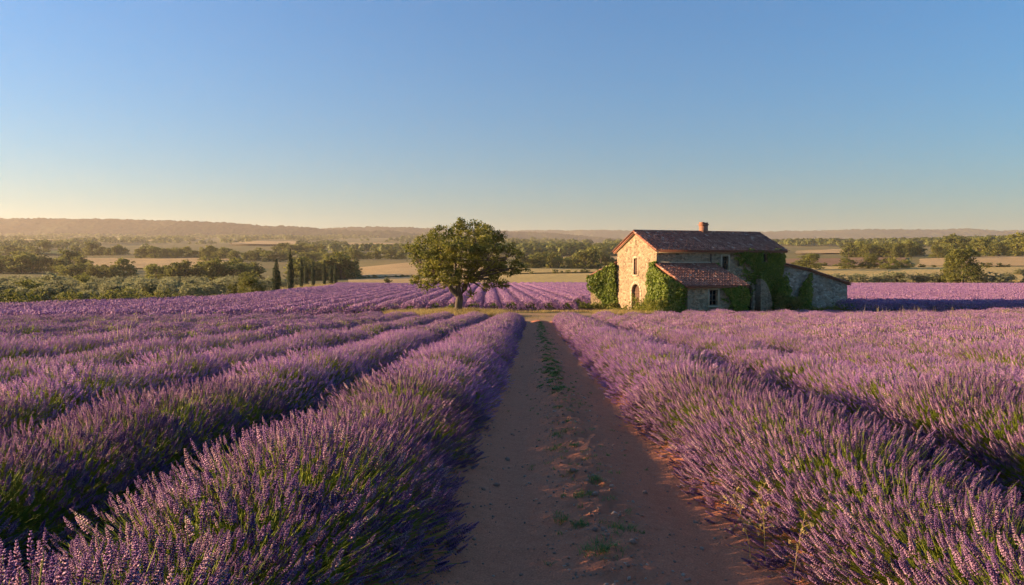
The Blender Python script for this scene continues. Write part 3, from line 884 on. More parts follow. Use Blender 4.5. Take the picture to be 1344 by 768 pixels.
x, y = at(27, 86); plant('bush', 'round_shrub', x, y, 2.6, 3.6, 'rounded green shrub above the dark hedge, at the left edge', 'shrub')
x, y = at(58, 128); plant('olive', 'orchard_tree', x, y, 3.3, 4.4, 'large darker olive bush at the back of the orchard', 'tree')
x, y = at(101, 140); plant('bush', 'orchard_tree', x, y, 3.4, 3.0, 'dark upright bush standing out of the pale orchard', 'tree')

def band(n, pxa, pxb, Ya, Yb, ha, hb, label, group, kind='tree', ar=1.0):
    for k in range(n):
        px = pxa + (pxb - pxa) * (k + rt.uniform(.1, .9)) / n
        Y = rt.uniform(Ya, Yb); x, y = at(px, Y)
        h = rt.uniform(ha, hb) * (1.25 if rt.random() < .12 else rt.uniform(.75, 1))
        plant(kind, 'woodland_tree', x, y, h, h * ar * rt.uniform(.95, 1.35), label, 'tree', group)
band(17, -50, 108, 350, 385, 7.5, 10, 'dark woodland tree in the grove at the far left', 'grove at the far left')
band(14, 64, 165, 298, 318, 5, 7.6, 'lower woodland tree in front of the far left grove', 'front of the far left grove')
band(22, 188, 335, 258, 290, 5.6, 7.6, 'woodland tree in the long dark grove behind the orchard', 'grove behind the orchard')
band(15, 388, 466, 262, 290, 6.5, 8.6, 'woodland tree in the grove behind the cypresses', 'grove behind the cypresses')
band(11, -45, 50, 620, 665, 7, 10, 'hazy distant tree above the far left grove', 'hazy trees above the far left grove')
band(12, 85, 162, 620, 665, 7, 10, 'hazy distant tree beside the pale ochre field', 'hazy trees by the pale field')
band(22, 172, 300, 560, 620, 6, 9, 'hazy distant tree above the long dark grove', 'hazy trees above the long grove')
band(34, 256, 532, 500, 560, 6, 9, 'hazy tree in the belt between cypress tops and misty valley', 'tree belt above the cypresses')
band(9, 355, 420, 640, 680, 9, 12, 'hazy taller tree rising above the belt behind the cypresses', 'taller hazy trees of the belt')
band(18, 684, 806, 345, 392, 5.5, 9, 'woodland tree in the grove between the lone tree and farmhouse', 'grove between tree and farmhouse')
band(26, 690, 835, 820, 930, 9, 13, 'distant tree of the wood on the rise left of the farmhouse', 'wood on the rise left of the house')
band(20, 1108, 1196, 455, 510, 9, 12, 'woodland tree in the dense wood beyond the brown field', 'dense wood beyond the brown field')
band(20, 1268, 1400, 430, 520, 8, 12, 'woodland tree in the wood at the far right', 'wood at the far right')
band(12, 1225, 1262, 480, 540, 8, 11, 'woodland tree between the two woods on the right', 'trees between the right woods')
band(3, 1163, 1186, 432, 440, 8.5, 10, 'narrow upright tree in front of the dense right wood', 'narrow trees before the right wood', 'tree', .42)

def hedge_line(n, p0, p1, ha, hb, label, group):
    for k in range(n):
        s = (k + rt.uniform(.1, .9)) / n
        if rt.random() < .22: continue
        x, y = at(p0[0] + (p1[0] - p0[0]) * s, p0[1] + (p1[1] - p0[1]) * s)
        h = rt.uniform(ha, hb); plant('bush', 'hedgerow_shrub', x, y, h, h * rt.uniform(1.1, 2.2), label, 'shrub', group)
hedge_line(26, (1195, 309), (1420, 302), .9, 2.2, 'low hedgerow shrub between stubble strips on the right', 'hedgerow right')
hedge_line(20, (1010, 342), (1192, 308), .9, 2.4, 'low hedgerow shrub along the edge of the brown field', 'hedgerow by the brown field')
hedge_line(22, (652, 289), (800, 312), .6, 1.8, 'low hedgerow shrub across the gold field behind the lone tree', 'hedgerow behind the tree')
hedge_line(14, (458, 264), (560, 280), .6, 1.6, 'low hedgerow shrub across the ochre field right of the cypresses', 'hedgerow in the ochre field')
for px, Y, h, w, kind, lab in ((1058, 292, 6.8, 11, 'fine', 'broad round tree just above the grey shed roof'),
        (1108, 300, 5.0, 7.5, 'bush', 'pale green rounded tree between the shed and brown field'),
        (1134, 300, 6.2, 7.2, 'fine', 'dark tree beside the pale green one above the olive row'),
        (1158, 296, 5.2, 8, 'bush', 'green rounded tree right of the dark one above the olives'),
        (1176, 302, 4.0, 6.5, 'bush', 'low green bush ending the tree line above the olives'),
        (1221, 415, 7.5, 9.5, 'fine', 'round tree alone on the stubble slope behind the big tree'),
        (1254.5, 208, 10.6, 11.4, 'fine', 'big dense dark tree standing over the silver olive row'),
        (1240, 214, 8.6, 6.5, 'fine', 'paler tree half hidden behind the big dense tree')):
    x, y = at(px, Y); plant(kind, 'field_tree', x, y, h, w, lab, 'tree')
for k, (px, Y, h, w) in enumerate(((1060, 222, 3.2, 6.2), (1092, 218, 3.4, 6.2), (1121, 216, 3.5, 6.6), (1147, 217, 3.6, 5.4), (1170, 215, 3.8, 7.0), (1199, 216, 3.5, 5.6), (1217, 214, 3.7, 6.2), (1297, 205, 4.0, 7.4), (1345, 205, 4.8, 6.6), (1312, 232, 3.0, 4.5), (1328, 260, 2.4, 4.5))):
    lab = ['silver olive bush peeping over the grey shed', 'silver olive bush beside the shed, first of its row', 'rounded silver olive bush, second of its row', 'narrow silver olive bush, third of its row', 'plump silver olive bush, fourth of its row',
           'silver olive bush, fifth of its row', 'silver olive bush touching the big dense tree', 'greener olive bush right of the big dense tree', 'olive bush at the right edge of the field margin', 'small olive bush on the stubble right of the big tree', 'smallest olive bush on the far stubble at the right'][k]
    x, y = at(px, Y); plant('olive', 'olive_tree', x, y, h, w, lab, 'olive tree', 'silver olives beyond the right field')

cnt = 0
Y = 78.0
while Y < 206:
    xl = float(np.interp(Y, [46, 56, 66, 80, 86, 114, 150, 185, 205], [-50, -43, -38, -34, -34, -36, -42, -48, -60])) - 6
    x = -.73 * Y - 3 + rt.uniform(0, 3)
    while x < xl - 2:
        if rt.random() < .93:
            h = rt.uniform(1.5, 2.5)
            plant('olive', 'orchard_tree', x, Y + rt.uniform(-1.5, 1.5), h, h * rt.uniform(1.25, 1.6), 'small grey-green olive bush in the orchard left of the cypresses', 'olive tree', 'olive bushes of the orchard'); cnt += 1
        x += rt.uniform(3.6, 5.2) * (1 + (Y - 78) / 260)
    Y += 4.6 * (1 + (Y - 78) / 170)

# hedge at the left edge of the lavender
rng = np.random.default_rng(321)
G = Geo(); hb = []
for k in range(40):
    s = k / 39; x = -54 + 19 * s; y = 58 + 15 * s
    r_ = .75 + .35 * rng.random()
    hb.append((x + rng.normal(0, .3), y + rng.normal(0, .3), hz(x, y) + .55 + .35 * rng.random(), r_, r_, .75 + .3 * rng.random()))
crown_geo(G, hb, 11000, .17, asp=.6, clump=.22)
tag(link('hedge', G.mesh('hedge', [M['leaf_green']])), 'dark low hedge along the left end of the lavender field', 'hedge')

# wooded country too far off to count
rng = np.random.default_rng(55)
G = Geo()
def far_wood(n, pxa, pxb, Ya, Yb, h, thresh=.5):
    Y = np.sqrt(rng.uniform(Ya ** 2, Yb ** 2, n)); px = rng.uniform(pxa, pxb, n); X = (px - 700) / 1000 * Y
    k = fbm(X / 160, Y / 300, 21, 3) > thresh
    X, Y = X[k], Y[k]; n = len(X)
    hh = h * rng.uniform(.6, 1.2, n)
    Z = height(X, Y)
    q = 54
    d = nrm(rng.normal(0, 1, (n, q, 3))); d[..., 2] = np.abs(d[..., 2])
    c = np.stack([X, Y, Z + hh * .35], 1)
    p = (c[:, None] + d * np.stack([hh * .55, hh * .55, hh * .6], 1)[:, None] * rng.uniform(.75, 1.05, (n, q, 1))).reshape(-1, 3)
    d = d.reshape(-1, 3)
    u_ = nrm(np.cross(d, rng.normal(0, 1, d.shape))); w_ = np.cross(d, u_)
    s = np.repeat(hh, q)[:, None] * .17 * rng.uniform(.6, 1.3, (n * q, 1))
    G.quads(p, u_ * s, w_ * s * .8, 0, np.clip(np.repeat(rng.uniform(.0, .35, n), q) + rng.normal(0, .10, n * q), 0, 1))
far_wood(1500, -60, 560, 750, 1300, 9, .52)
far_wood(2600, -80, 600, 1300, 2600, 11, .50)
far_wood(1500, 540, 1000, 900, 2600, 11, .47)
far_wood(1800, 980, 1420, 620, 1300, 9, .52)
far_wood(1800, 960, 1420, 1300, 3000, 9, .48)
far_wood(500, 640, 860, 640, 820, 9, .55)
tag(link('woodland', G.mesh('woodland', [M['leaf_green']])), 'hazy scattered woods across the valley below the ridges', 'woodland', kind='stuff')

# ------------------------------------------------------------------ the spreading tree by the crossing path
rng = np.random.default_rng(2024)
TY = 56.5
TX = (602 - 700) / 1000 * TY
tz = hz(TX, TY)
S = TY / 1000.0
def tp(px, py, dy=0.0): return np.array([(px - 602) * S, dy, (408 - py) * S])
tree = tag(link('spreading_tree', None, None, (TX, TY, tz - .05)), 'lone broad tree with an uneven spreading crown, beside the crossing path', 'tree')
blobs_px = [(560, 314, 19, .6), (545, 322, 11, -.8), (541, 331, 8, .4), (583, 303, 16, -1.2), (600, 297, 14, 1.2), (606, 290, 9, -.3), (624, 292, 13, .2), (640, 300, 13, -1.0), (628, 305, 16, 1.8), (654, 312, 12, 1.0), (672, 318, 8, .3), (675, 328, 10, -.6),
            (664, 342, 14, .8), (680, 343, 7, -.3), (640, 326, 20, -2.0), (612, 326, 22, 2.4), (612, 322, 20, -2.4), (582, 330, 20, -2.0), (584, 326, 18, 2.0), (556, 344, 13, 1.2), (547, 360, 8, -.2), (556, 367, 7, .3), (569, 361, 10, -1.4), (590, 350, 15, 1.5), (594, 352, 14, -2.2),
            (616, 350, 15, -1.0), (638, 353, 13, 1.4), (619, 377, 6, -.5), (653, 360, 9, -.8), (565, 328, 14, 0), (598, 367, 8, .9), (664, 364, 6, .2), (692, 346, 4, 0), (640, 367, 6, -1.0), (578, 365, 7, 1.2), (648, 340, 15, 2.2), (572, 346, 12, -1.8), (537, 315, 6, 0), (655, 303, 7, -.5), (568, 301, 8, .5)]
G = Geo(); bl = []
for (a, b, r_, dy) in blobs_px:
    c = tp(a, b, dy * 1.1); bl.append((*c, r_ * S, r_ * S * 1.1, r_ * S * .88))
    # satellites break the outline into sprays
    for k in range(4):
        d = nrm(rng.normal(0, 1, (1, 3)))[0]; q = r_ * S * rng.uniform(.75, 1.08); s = r_ * S * rng.uniform(.22, .42)
        bl.append((*(c + d * q), s, s, s * .8))
crown_geo(G, bl, 36000, .14, asp=.65, clump=.24, inner=.06)
link('crown', G.mesh('crown', [M['leaf_main']]), tree)
T = Geo()
fork = tp(603.5, 380); f2 = tp(600, 372, .1)
T.tube([tp(602, 411.5), tp(602, 407), tp(601.2, 402), tp(601.5, 394), tp(602.5, 386), fork], [.55, .40, .31, .28, .27, .25], 12, 0, .5, .06)
for a in range(6):
    an = a * 1.05 + .3
    T.tube([tp(602, 404) + np.array([math.cos(an) * .16, math.sin(an) * .16, 0]), tp(602, 409) + np.array([math.cos(an) * .45, math.sin(an) * .45, 0]), tp(602, 411) + np.array([math.cos(an) * .8, math.sin(an) * .8, -.05])], [.14, .11, .03], 6)
forks = [(tp(588, 362, -.2), .17, 0), (tp(612, 360, .3), .18, 1), (tp(601, 355, -.3), .15, 2), (tp(597, 350, .6), .13, 3)]
for P, r_, k in forks:
    mid = (fork + P) / 2 + np.array([(P[0] - fork[0]) * .15, 0, -.1])
    T.tube([fork - np.array([0, 0, .15]), mid, P], [.22, r_ * 1.1, r_], 8)
for (a, b, r_, dy) in blobs_px:
    E_ = tp(a, b, dy * 1.1)
    j = int(np.argmin([np.linalg.norm((E_ - P) * np.array([1, .5, .3])) + .5 * (P[2] > E_[2] + .6) for P, _, _ in forks])); P, rr0, _ = forks[j]
    L_ = np.linalg.norm(E_ - P)
    m1 = P * .62 + E_ * .38 + rng.normal(0, .08 * L_, 3) + np.array([0, 0, .06 * L_]); m2 = P * .28 + E_ * .72 + rng.normal(0, .06 * L_, 3)
    T.tube([P, m1, m2, E_], [rr0 * .55, rr0 * .4, .04, .012], 6)
    for k in range(3):
        d = nrm(rng.normal(0, 1, (1, 3)))[0] * r_ * S * .9
        T.tube([m2, (m2 + E_ + d) / 2, E_ + d], [.03, .018, .006], 4)
tr_o = link('trunk', T.mesh('trunk', [M['bark']], True), tree)

# ------------------------------------------------------------------ stone buildings
def wall(G, outline, holes, fn, depth=.42, m=0):
    """flat wall with openings and their reveals; fn(a, w, d) -> point, d runs into the wall"""
    loops = [[Vector((a, w, 0)) for a, w in outline]] + [[Vector((a, w, 0)) for a, w in h] for h in holes]
    tri = tessellate_polygon(loops)
    flat = [p for l in loops for p in l]
    G.add([fn(p.x, p.y, 0) for p in flat], [tuple(t) for t in tri], m)
    for h in holes:
        k = len(h)
        v = [fn(a, w, 0) for a, w in h] + [fn(a, w, depth) for a, w in h]
        G.add(v, [(i, (i + 1) % k, (i + 1) % k + k, i + k) for i in range(k)], m)
def arch(a0, a1, w0, w1, rise, n=8):
    pts = [(a0, w0), (a1, w0)]
    c = (a0 + a1) / 2; hw = (a1 - a0) / 2
    for k in range(n + 1):
        an = math.pi * k / n; pts.append((c + hw * math.cos(an), w1 - rise + rise * math.sin(an)))
    return pts
def recth(a0, a1, w0, w1): return [(a0, w0), (a1, w0), (a1, w1), (a0, w1)]

def tiles(G, o, along, La, up, Ls, pitch=.215, course=.36):
    """barrel clay tiles in overlapping courses on a slab"""
    o = np.array(o, float); al = np.array(along, float); al /= np.linalg.norm(al); up = np.array(up, float); up /= np.linalg.norm(up)
    nn = np.cross(al, up); nn = nn / np.linalg.norm(nn)
    if nn[2] < 0: nn = -nn
    # slab under the tiles
    c = [o, o + al * La, o + al * La + up * Ls, o + up * Ls]
    v = np.array(c + [p - nn * .13 for p in c])
    G.add(v, [(0, 1, 2, 3), (4, 7, 6, 5), (0, 4, 5, 1), (1, 5, 6, 2), (2, 6, 7, 3), (3, 7, 4, 0)], 0, .25)
    nc = int(La / pitch); nr = int(math.ceil(Ls / course))
    an = np.linspace(0, np.pi, 6)
    V = []; F = []; Tn = []
    for r in range(nr):
        for cidx in range(nc + 1):
            x = (cidx + .0) * La / nc + rng.normal(0, .008); y = r * course - .05 + rng.normal(0, .012)
            ln = min(course + .12, Ls - y + .02)
            w0 = pitch * .56; w1 = pitch * .47
            hgt = .075 + rng.normal(0, .006)
            n0 = len(V)
            for (yy_, w_, lift) in ((y, w0, .045), (y + ln, w1, .006)):
                for a in an:
                    V.append(o + al * (x + w_ * math.cos(a)) + up * yy_ + nn * (lift + hgt * math.sin(a)))
            t = float(np.clip(.42 + .19 * rng.normal() + (.35 if rng.random() < .07 else 0), 0, 1))
            Tn += [t] * 12
            F += [(n0 + j, n0 + j + 1, n0 + 7 + j, n0 + 6 + j) for j in range(5)]
    G.add(V, F, 0, np.array(Tn))

def ivy(name, label, G, fn, poly, n, size, thick, holes=(), seedn=1, edge=.35, run=1.0):
    """climbing leaves over the region 'poly' of a wall; fn(a, w, d), negative d stands off the wall"""
    P = np.array(poly, float)
    a = rng.uniform(P[:, 0].min() - .3, P[:, 0].max() + .3, n * 3); w = rng.uniform(max(0, P[:, 1].min()), P[:, 1].max() + .2, n * 3)
    aj = a + (fbm(a * 1.7, w * 1.7, seedn, 3) - .5) * edge * 2.2; wj = w + (fbm(a * 1.7 + 9, w * 1.7, seedn + 3, 3) - .5) * edge * 2.2
    ins = np.zeros(len(a), bool); x1, y1 = P[-1]
    for x2, y2 in P:
        c = ((y1 > wj) != (y2 > wj)) & (aj < (x2 - x1) * (wj - y1) / (y2 - y1 + 1e-12) + x1); ins ^= c; x1, y1 = x2, y2
    for h in holes:
        ins &= ~((a > h[0] - .04) & (a < h[1] + .04) & (w > h[2] - .04) & (w < h[3] + .04))
    a, w = a[ins][:n], w[ins][:n]; n = len(a)
    bulge = thick * (.35 + .9 * fbm(a * .9, w * .9, seedn + 7, 3))
    d = -(.03 + bulge * rng.random(n) ** .6)
    ra, rw, rd = [], [], []
    for k in range(int((6 + n / 320) * run)):            # thin runners creeping out over the bare stone
        q = rng.integers(0, len(P)); f_ = rng.random(); c0 = P[q] * (1 - f_) + P[(q + 1) % len(P)] * f_
        dr = nrm((c0 - P.mean(0))[None] + rng.normal(0, .8, (1, 2)))[0]; dr[1] += .25
        x_, y_ = c0
        for m_i in range(int(rng.integers(8, 26))):
            dr = nrm((dr + rng.normal(0, .25, 2))[None])[0]; x_ += dr[0] * .055; y_ += dr[1] * .055
            if y_ < .05 or x_ < P[:, 0].min() - .02 or x_ > P[:, 0].max() + .02 or y_ > P[:, 1].max() + .02: break
            for _ in range(2): ra.append(x_ + rng.normal(0, .035)); rw.append(y_ + rng.normal(0, .035)); rd.append(-.03 - .04 * rng.random())
    a = np.concatenate([a, ra]); w = np.concatenate([w, rw]); d = np.concatenate([d, rd]); n = len(a)
    e0 = np.array(fn(0, 0, 0), float); A = np.array(fn(1, 0, 0)) - e0; W = np.array(fn(0, 1, 0)) - e0; D = np.array(fn(0, 0, -1)) - e0
    p = e0 + a[:, None] * A + w[:, None] * W - d[:, None] * D
    out = nrm(D[None] + rng.normal(0, .55, (n, 3)))
    u_ = nrm(np.cross(out, A[None] + rng.normal(0, .6, (n, 3)))); w_ = np.cross(out, u_)
    s = size * rng.uniform(.6, 1.3, n)[:, None]
    G.quads(p, u_ * s * .5, w_ * s * .42, 0, np.clip(.42 + .3 * (fbm(a * 1.2, w * 1.2, seedn + 5, 2) - .5) + .17 * rng.normal(0, 1, n), 0, 1))

HA = R(20)
HX, HY = 9.8, 61.0
HZ = -2.12
house = tag(link('farmhouse', None, None, (HX, HY, HZ), HA), 'old two-storey rubble stone farmhouse with clay tile roof and low front wing', 'farmhouse')
LH, DH, EH, RH = 12.0, 7.0, 5.1, 6.6
front = lambda a, w, d: (a, d, w)
gable = lambda a, w, d: (d, a, w)
lfront = lambda a, w, d: (a, -4.5 + d, w)
lleft = lambda a, w, d: (.1 + d, a, w)
lright = lambda a, w, d: (5.0 - d, a, w)
win_up = (6.08, 6.64, 3.45, 4.55); win_ivy = (9.94, 10.36, 4.12, 4.82); win_low = (1.98, 2.68, .8, 1.97); win_gab = (3.18, 3.86, 3.05, 4.4)
G = Geo()
door_front = arch(8.15, 9.05, 0.0, 2.2, .4)
wall(G, [(0, -.4), (8.14, -.4), (9.06, -.4), (LH, -.4), (LH, EH), (0, EH)], [recth(win_up[0], win_up[1], win_up[2], win_up[3]), recth(*win_ivy), [(a, max(w, .001)) for a, w in door_front]], front)
door_g = arch(2.75, 4.2, 0, 2.25, .62)
wall(G, [(0, -.4), (DH, -.4), (DH, EH), (DH / 2, RH), (0, EH)], [recth(*win_gab), [(a, max(w, .001)) for a, w in door_g], recth(3.42, 3.58, 5.5, 5.95)], gable)
wall(G, [(0, -.4), (DH, -.4), (DH, EH), (DH / 2, RH), (0, EH)], [], lambda a, w, d: (LH - d, a, w))
wall(G, [(0, -.4), (LH, -.4), (LH, EH), (0, EH)], [], lambda a, w, d: (a, DH - d, w))
link('wall', G.mesh('house_wall', [M['stone']]), house)
# flat slabs fill the openings; near-black ones paint the unlit inside
def slab(G, fn, a0, a1, w0, w1, d0, d1, m=0):
    v = [fn(a, w, d) for d in (d0, d1) for a, w in ((a0, w0), (a1, w0), (a1, w1), (a0, w1))]
    G.add(v, [(0, 1, 2, 3), (4, 7, 6, 5), (0, 4, 5, 1), (1, 5, 6, 2), (2, 6, 7, 3), (3, 7, 4, 0)], m)
def window(fn, h, label=None, shutter=False, surround=True, cols=2, rows_=3):
    a0, a1, w0, w1 = h
    root = link('window', None, house)
    if label: root['label'] = label
    G = Geo(); f = .05
    slab(G, fn, a0, a0 + f, w0, w1, .16, .22); slab(G, fn, a1 - f, a1, w0, w1, .16, .22); slab(G, fn, a0 + f, a1 - f, w0, w0 + f, .16, .22); slab(G, fn, a0 + f, a1 - f, w1 - f, w1, .16, .22)
    for k in range(1, cols):
        x = a0 + (a1 - a0) * k / cols; slab(G, fn, x - .018, x + .018, w0 + f, w1 - f, .17, .215)
    for k in range(1, rows_):
        z = w0 + (w1 - w0) * k / rows_; slab(G, fn, a0 + f, a1 - f, z - .014, z + .014, .172, .212)
    link('window_frame', G.mesh('window_frame', [M['palewood']]), root)
    G = Geo(); slab(G, fn, a0 + .01, a1 - .01, w0 + .01, w1 - .01, .225, .24); link('pane', G.mesh('pane', [M['glass']]), root)
    if surround:
        G = Geo(); t = .17
        slab(G, fn, a0 - t, a0 - .004, w0 - .02, w1 + .16, -.022, .12); slab(G, fn, a1 + .004, a1 + t, w0 - .02, w1 + .16, -.022, .12)
        slab(G, fn, a0 - .004, a1 + .004, w1 + .004, w1 + .2, -.03, .12)
        link('surround', G.mesh('surround', [M['dressed']]), root)
    G = Geo(); slab(G, fn, a0 - .14, a1 + .14, w0 - .14, w0 - .02, -.07, .15); link('sill', G.mesh('sill', [M['dressed']]), root)
    if shutter:
        G = Geo()
        for k in range(5):
            x0_ = a0 + .05 + (a1 - a0 - .1) * k / 5; slab(G, fn, x0_ + .004, x0_ + (a1 - a0 - .1) / 5 - .004, w0 + .05, w1 - .05, .10 + .004 * (k % 2), .135)
        slab(G, fn, a0 + .06, a1 - .06, w0 + .25, w0 + .35, .08, .10); slab(G, fn, a0 + .06, a1 - .06, w1 - .35, w1 - .25, .08, .10)
        link('shutter', G.mesh('shutter', [M['oldwood']]), root)
    return root
window(front, win_up, 'upper window with a stone surround beside the ivy')
window(front, win_ivy, 'small upper window framed by ivy', surround=False, rows_=2)
window(gable, win_gab, 'narrow gable window with a closed brown shutter', shutter=True)
window(lfront, win_low, 'square window of the low front wing')
def door(fn, hole, a0, a1, w1, label, wood='oldwood'):
    root = link('door', None, house); root['label'] = label
    G = Geo(); nb = 8
    for k in range(nb):
        x0_ = a0 + (a1 - a0) * k / nb; x1_ = a0 + (a1 - a0) * (k + 1) / nb
        xm = (x0_ + x1_) / 2; c = (a0 + a1) / 2; hw = (a1 - a0) / 2
        rise = (max(w for _, w in hole) - [w for _, w in hole][2])
        top = w1 - rise + rise * math.sqrt(max(0, 1 - ((xm - c) / hw) ** 2)) - .03
        slab(G, fn, x0_ + .006, x1_ - .006, .02, top, .24 + .006 * (k % 2), .30)
    for z in (.35, 1.45): slab(G, fn, a0 + .08, a1 - .08, z, z + .14, .215, .238)
    link('door_leaf', G.mesh('door_leaf', [M[wood]]), root)
    G = Geo(); slab(G, fn, (a0 + a1) / 2 + .06, (a0 + a1) / 2 + .10, 1.0, 1.14, .17, .215); link('handle', G.mesh('handle', [M['metal']]), root)
    # voussoirs and jambs
    G = Geo(); c = (a0 + a1) / 2; hw = (a1 - a0) / 2; rise = (max(w for _, w in hole) - [w for _, w in hole][2]); wb = w1 - rise
    nv = 9
    for k in range(nv):
        q0, q1 = math.pi * k / nv + .02, math.pi * (k + 1) / nv - .02
        P = [(c + (hw + e) * math.cos(q), wb + (rise + e) * math.sin(q)) for e, q in ((.004, q0), (.26, q0), (.26, q1), (.004, q1))]
        v = [fn(a, w, d) for d in (-.03, .1) for a, w in P]
        G.add(v, [(0, 1, 2, 3), (4, 7, 6, 5), (0, 4, 5, 1), (1, 5, 6, 2), (2, 6, 7, 3), (3, 7, 4, 0)])
    for k in range(4):
        z0_, z1_ = wb * k / 4 + .01, wb * (k + 1) / 4 - .01; e = .2 + .08 * (k % 2)
        slab(G, fn, a0 - e, a0 - .004, z0_, z1_, -.028, .1); slab(G, fn, a1 + .004, a1 + e, z0_, z1_, -.028, .1)
    link('surround', G.mesh('surround', [M['dressed']]), root)
door(gable, door_g, 2.75, 4.2, 2.25, 'arched double plank door in the sunlit gable')
door(front, door_front, 8.15, 9.05, 2.2, 'dark arched doorway right of the front wing', 'dark')  # plank leaf coloured near black to read as an open, unlit doorway
G = Geo(); slab(G, gable, 3.40, 3.60, 5.48, 5.97, .38, .42); link('vent', G.mesh('vent', [M['dark']]), house)  # near-black plate paints the shade inside the slit

# low front wing
G = Geo()
wall(G, [(.1, -.4), (5.0, -.4), (5.0, 2.3), (.1, 2.3)], [recth(*win_low)], lfront)
wall(G, [(-4.5, -.4), (-.002, -.4), (-.002, 3.88), (-4.5, 2.3)], [], lleft)
wall(G, [(-4.5, -.4), (-.002, -.4), (-.002, 3.88), (-4.5, 2.3)], [], lright)
link('wing_wall', G.mesh('wing_wall', [M['stone']]), house)
rng = np.random.default_rng(99)
slope = np.array([0, DH / 2 + .0, RH - EH]); slope = slope / np.linalg.norm(slope)
G = Geo()
o_ = np.array([-.22, -.38, EH + .06 - .38 * (RH - EH) / (DH / 2)])
Ls = (DH / 2 + .38) / slope[1]
tiles(G, o_, (1, 0, 0), LH + .44, slope, Ls)
o2 = np.array([-.22, DH + .38, o_[2]]); s2 = slope * np.array([1, -1, 1])
tiles(G, o2, (1, 0, 0), LH + .44, s2, Ls)
zr = o_[2] + slope[2] * Ls
for k in range(30):
    x = -.22 + (LH + .44) * k / 30
    G.tube([(x, DH / 2, zr + .03), (x + (LH + .44) / 30 + .05, DH / 2, zr + .045)], [.13, .115], 8, 0, float(np.clip(.5 + .2 * rng.normal(), 0, 1)))
roof = link('roof', G.mesh('roof', [M['tile']]), house)
G = Geo(); cx, cyy = 6.5, DH / 2
G.box((cx - .28, cyy - .26, zr - .3), (cx + .28, cyy + .26, zr + .62))
G.box((cx - .34, cyy - .32, zr + .623), (cx + .34, cyy + .32, zr + .72))
G.box((cx - .28, cyy - .26, zr + .723), (cx - .08, cyy + .26, zr + .90)); G.box((cx + .08, cyy - .26, zr + .723), (cx + .28, cyy + .26, zr + .86))
ch = link('chimney', G.mesh('chimney', [M['brick']]), roof)
G = Geo(); ls = np.array([0, 4.5, 3.88 - 2.3]); ls = ls / np.linalg.norm(ls)
ow = np.array([-.12, -4.5 - .35, 2.3 + .07 - .35 * 1.58 / 4.5])
tiles(G, ow, (1, 0, 0), 5.35, ls, 4.83 / ls[1])
link('wing_roof', G.mesh('wing_roof', [M['tile']]), house)
# eaves course of projecting tiles and stone
G = Geo()
G.box((-.01, -.16, EH - .17), (LH + .01, -.003, EH - .03)); G.box((-.01, -.09, EH - .30), (LH + .01, -.003, EH - .175))
G.box((.09, -4.62, 2.08), (5.01, -4.503, 2.2))
G.box((.1, -.10, 3.99), (5.0, -.003, 4.10))
link('cornice', G.mesh('cornice', [M['dressed']]), house)
G = Geo()
for (v0, v1, z0_, z1_) in ((-.36, DH / 2, EH - .17, RH - .02), (DH + .36, DH / 2, EH - .17, RH - .02)):
    v = np.array([(x, a, z + e) for x in (-.16, -.02) for (a, z) in ((v0, z0_ + .0), (v1, z1_)) for e in (-.09, .0)])
    G.add(v, [(0, 2, 3, 1), (4, 5, 7, 6), (0, 4, 6, 2), (1, 3, 7, 5), (0, 1, 5, 4), (2, 6, 7, 3)])
link('verge', G.mesh('verge', [M['dressed']]), house)
G = Geo(); G.tube([(4.95, -.07, EH - .32), (4.95, -.07, 3.9), (5.12, -.12, 3.7), (5.12, -.12, .1)], .05, 8); link('drainpipe', G.mesh('drainpipe', [M['metal']], True), house)
# half arch standing against the front wall
G = Geo()
P = [(9.3, -.3), (9.3, 2.7), (9.55, 2.6), (9.8, 2.35), (10.02, 2.0), (10.2, 1.6), (10.34, 1.15), (10.43, .7), (10.47, .2), (10.47, -.3)]
k = len(P); v = [(a, -.75, w) for a, w in P] + [(a, -.003, w) for a, w in P]
tri = tessellate_polygon([[Vector((a, w, 0)) for a, w in P]])
G.add(v, [tuple(t) for t in tri]); G.add(v, [(i, (i + 1) % k, (i + 1) % k + k, i + k) for i in range(k)])
link('buttress', G.mesh('buttress', [M['stone']]), house)

# shed on the right and ruined outbuilding on the left
shed = tag(link('stone_shed', None, None, (HX + (LH + .01) * math.cos(HA), HY + (LH + .01) * math.sin(HA), HZ), HA), 'low grey stone shed with a roof sloping down to the right, joined to the farmhouse', 'shed')
SP = [(0, -.4), (6.9, -.4), (6.9, 2.15), (2.7, 3.35), (0.0, 3.85)]
G = Geo()
wall(G, SP, [], lambda a, w, d: (a, .15 + d, w)); wall(G, SP, [], lambda a, w, d: (a, 4.6 - d, w))
wall(G, [(.15, -.4), (4.6, -.4), (4.6, 2.15), (.15, 2.15)], [], lambda a, w, d: (6.9 - d, a, w))
link('wall', G.mesh('shed_wall', [M['stone_grey']]), shed)
G = Geo()
e1 = np.array([6.9 - 2.7, 0, 2.15 - 3.35]); L1 = np.linalg.norm(e1) + .3
tiles(G, np.array([6.9, 4.75, 2.15]) + e1 / np.linalg.norm(e1) * .3 + np.array([0, 0, .13]), (0, -1, 0), 4.75, -e1, L1)
e2 = np.array([2.7, 0, 3.35 - 3.85]); L2 = np.linalg.norm(e2)
tiles(G, np.array([2.7, 4.75, 3.35 + .13]), (0, -1, 0), 4.75, -e2, L2)
link('roof', G.mesh('shed_roof', [M['tile']]), shed)

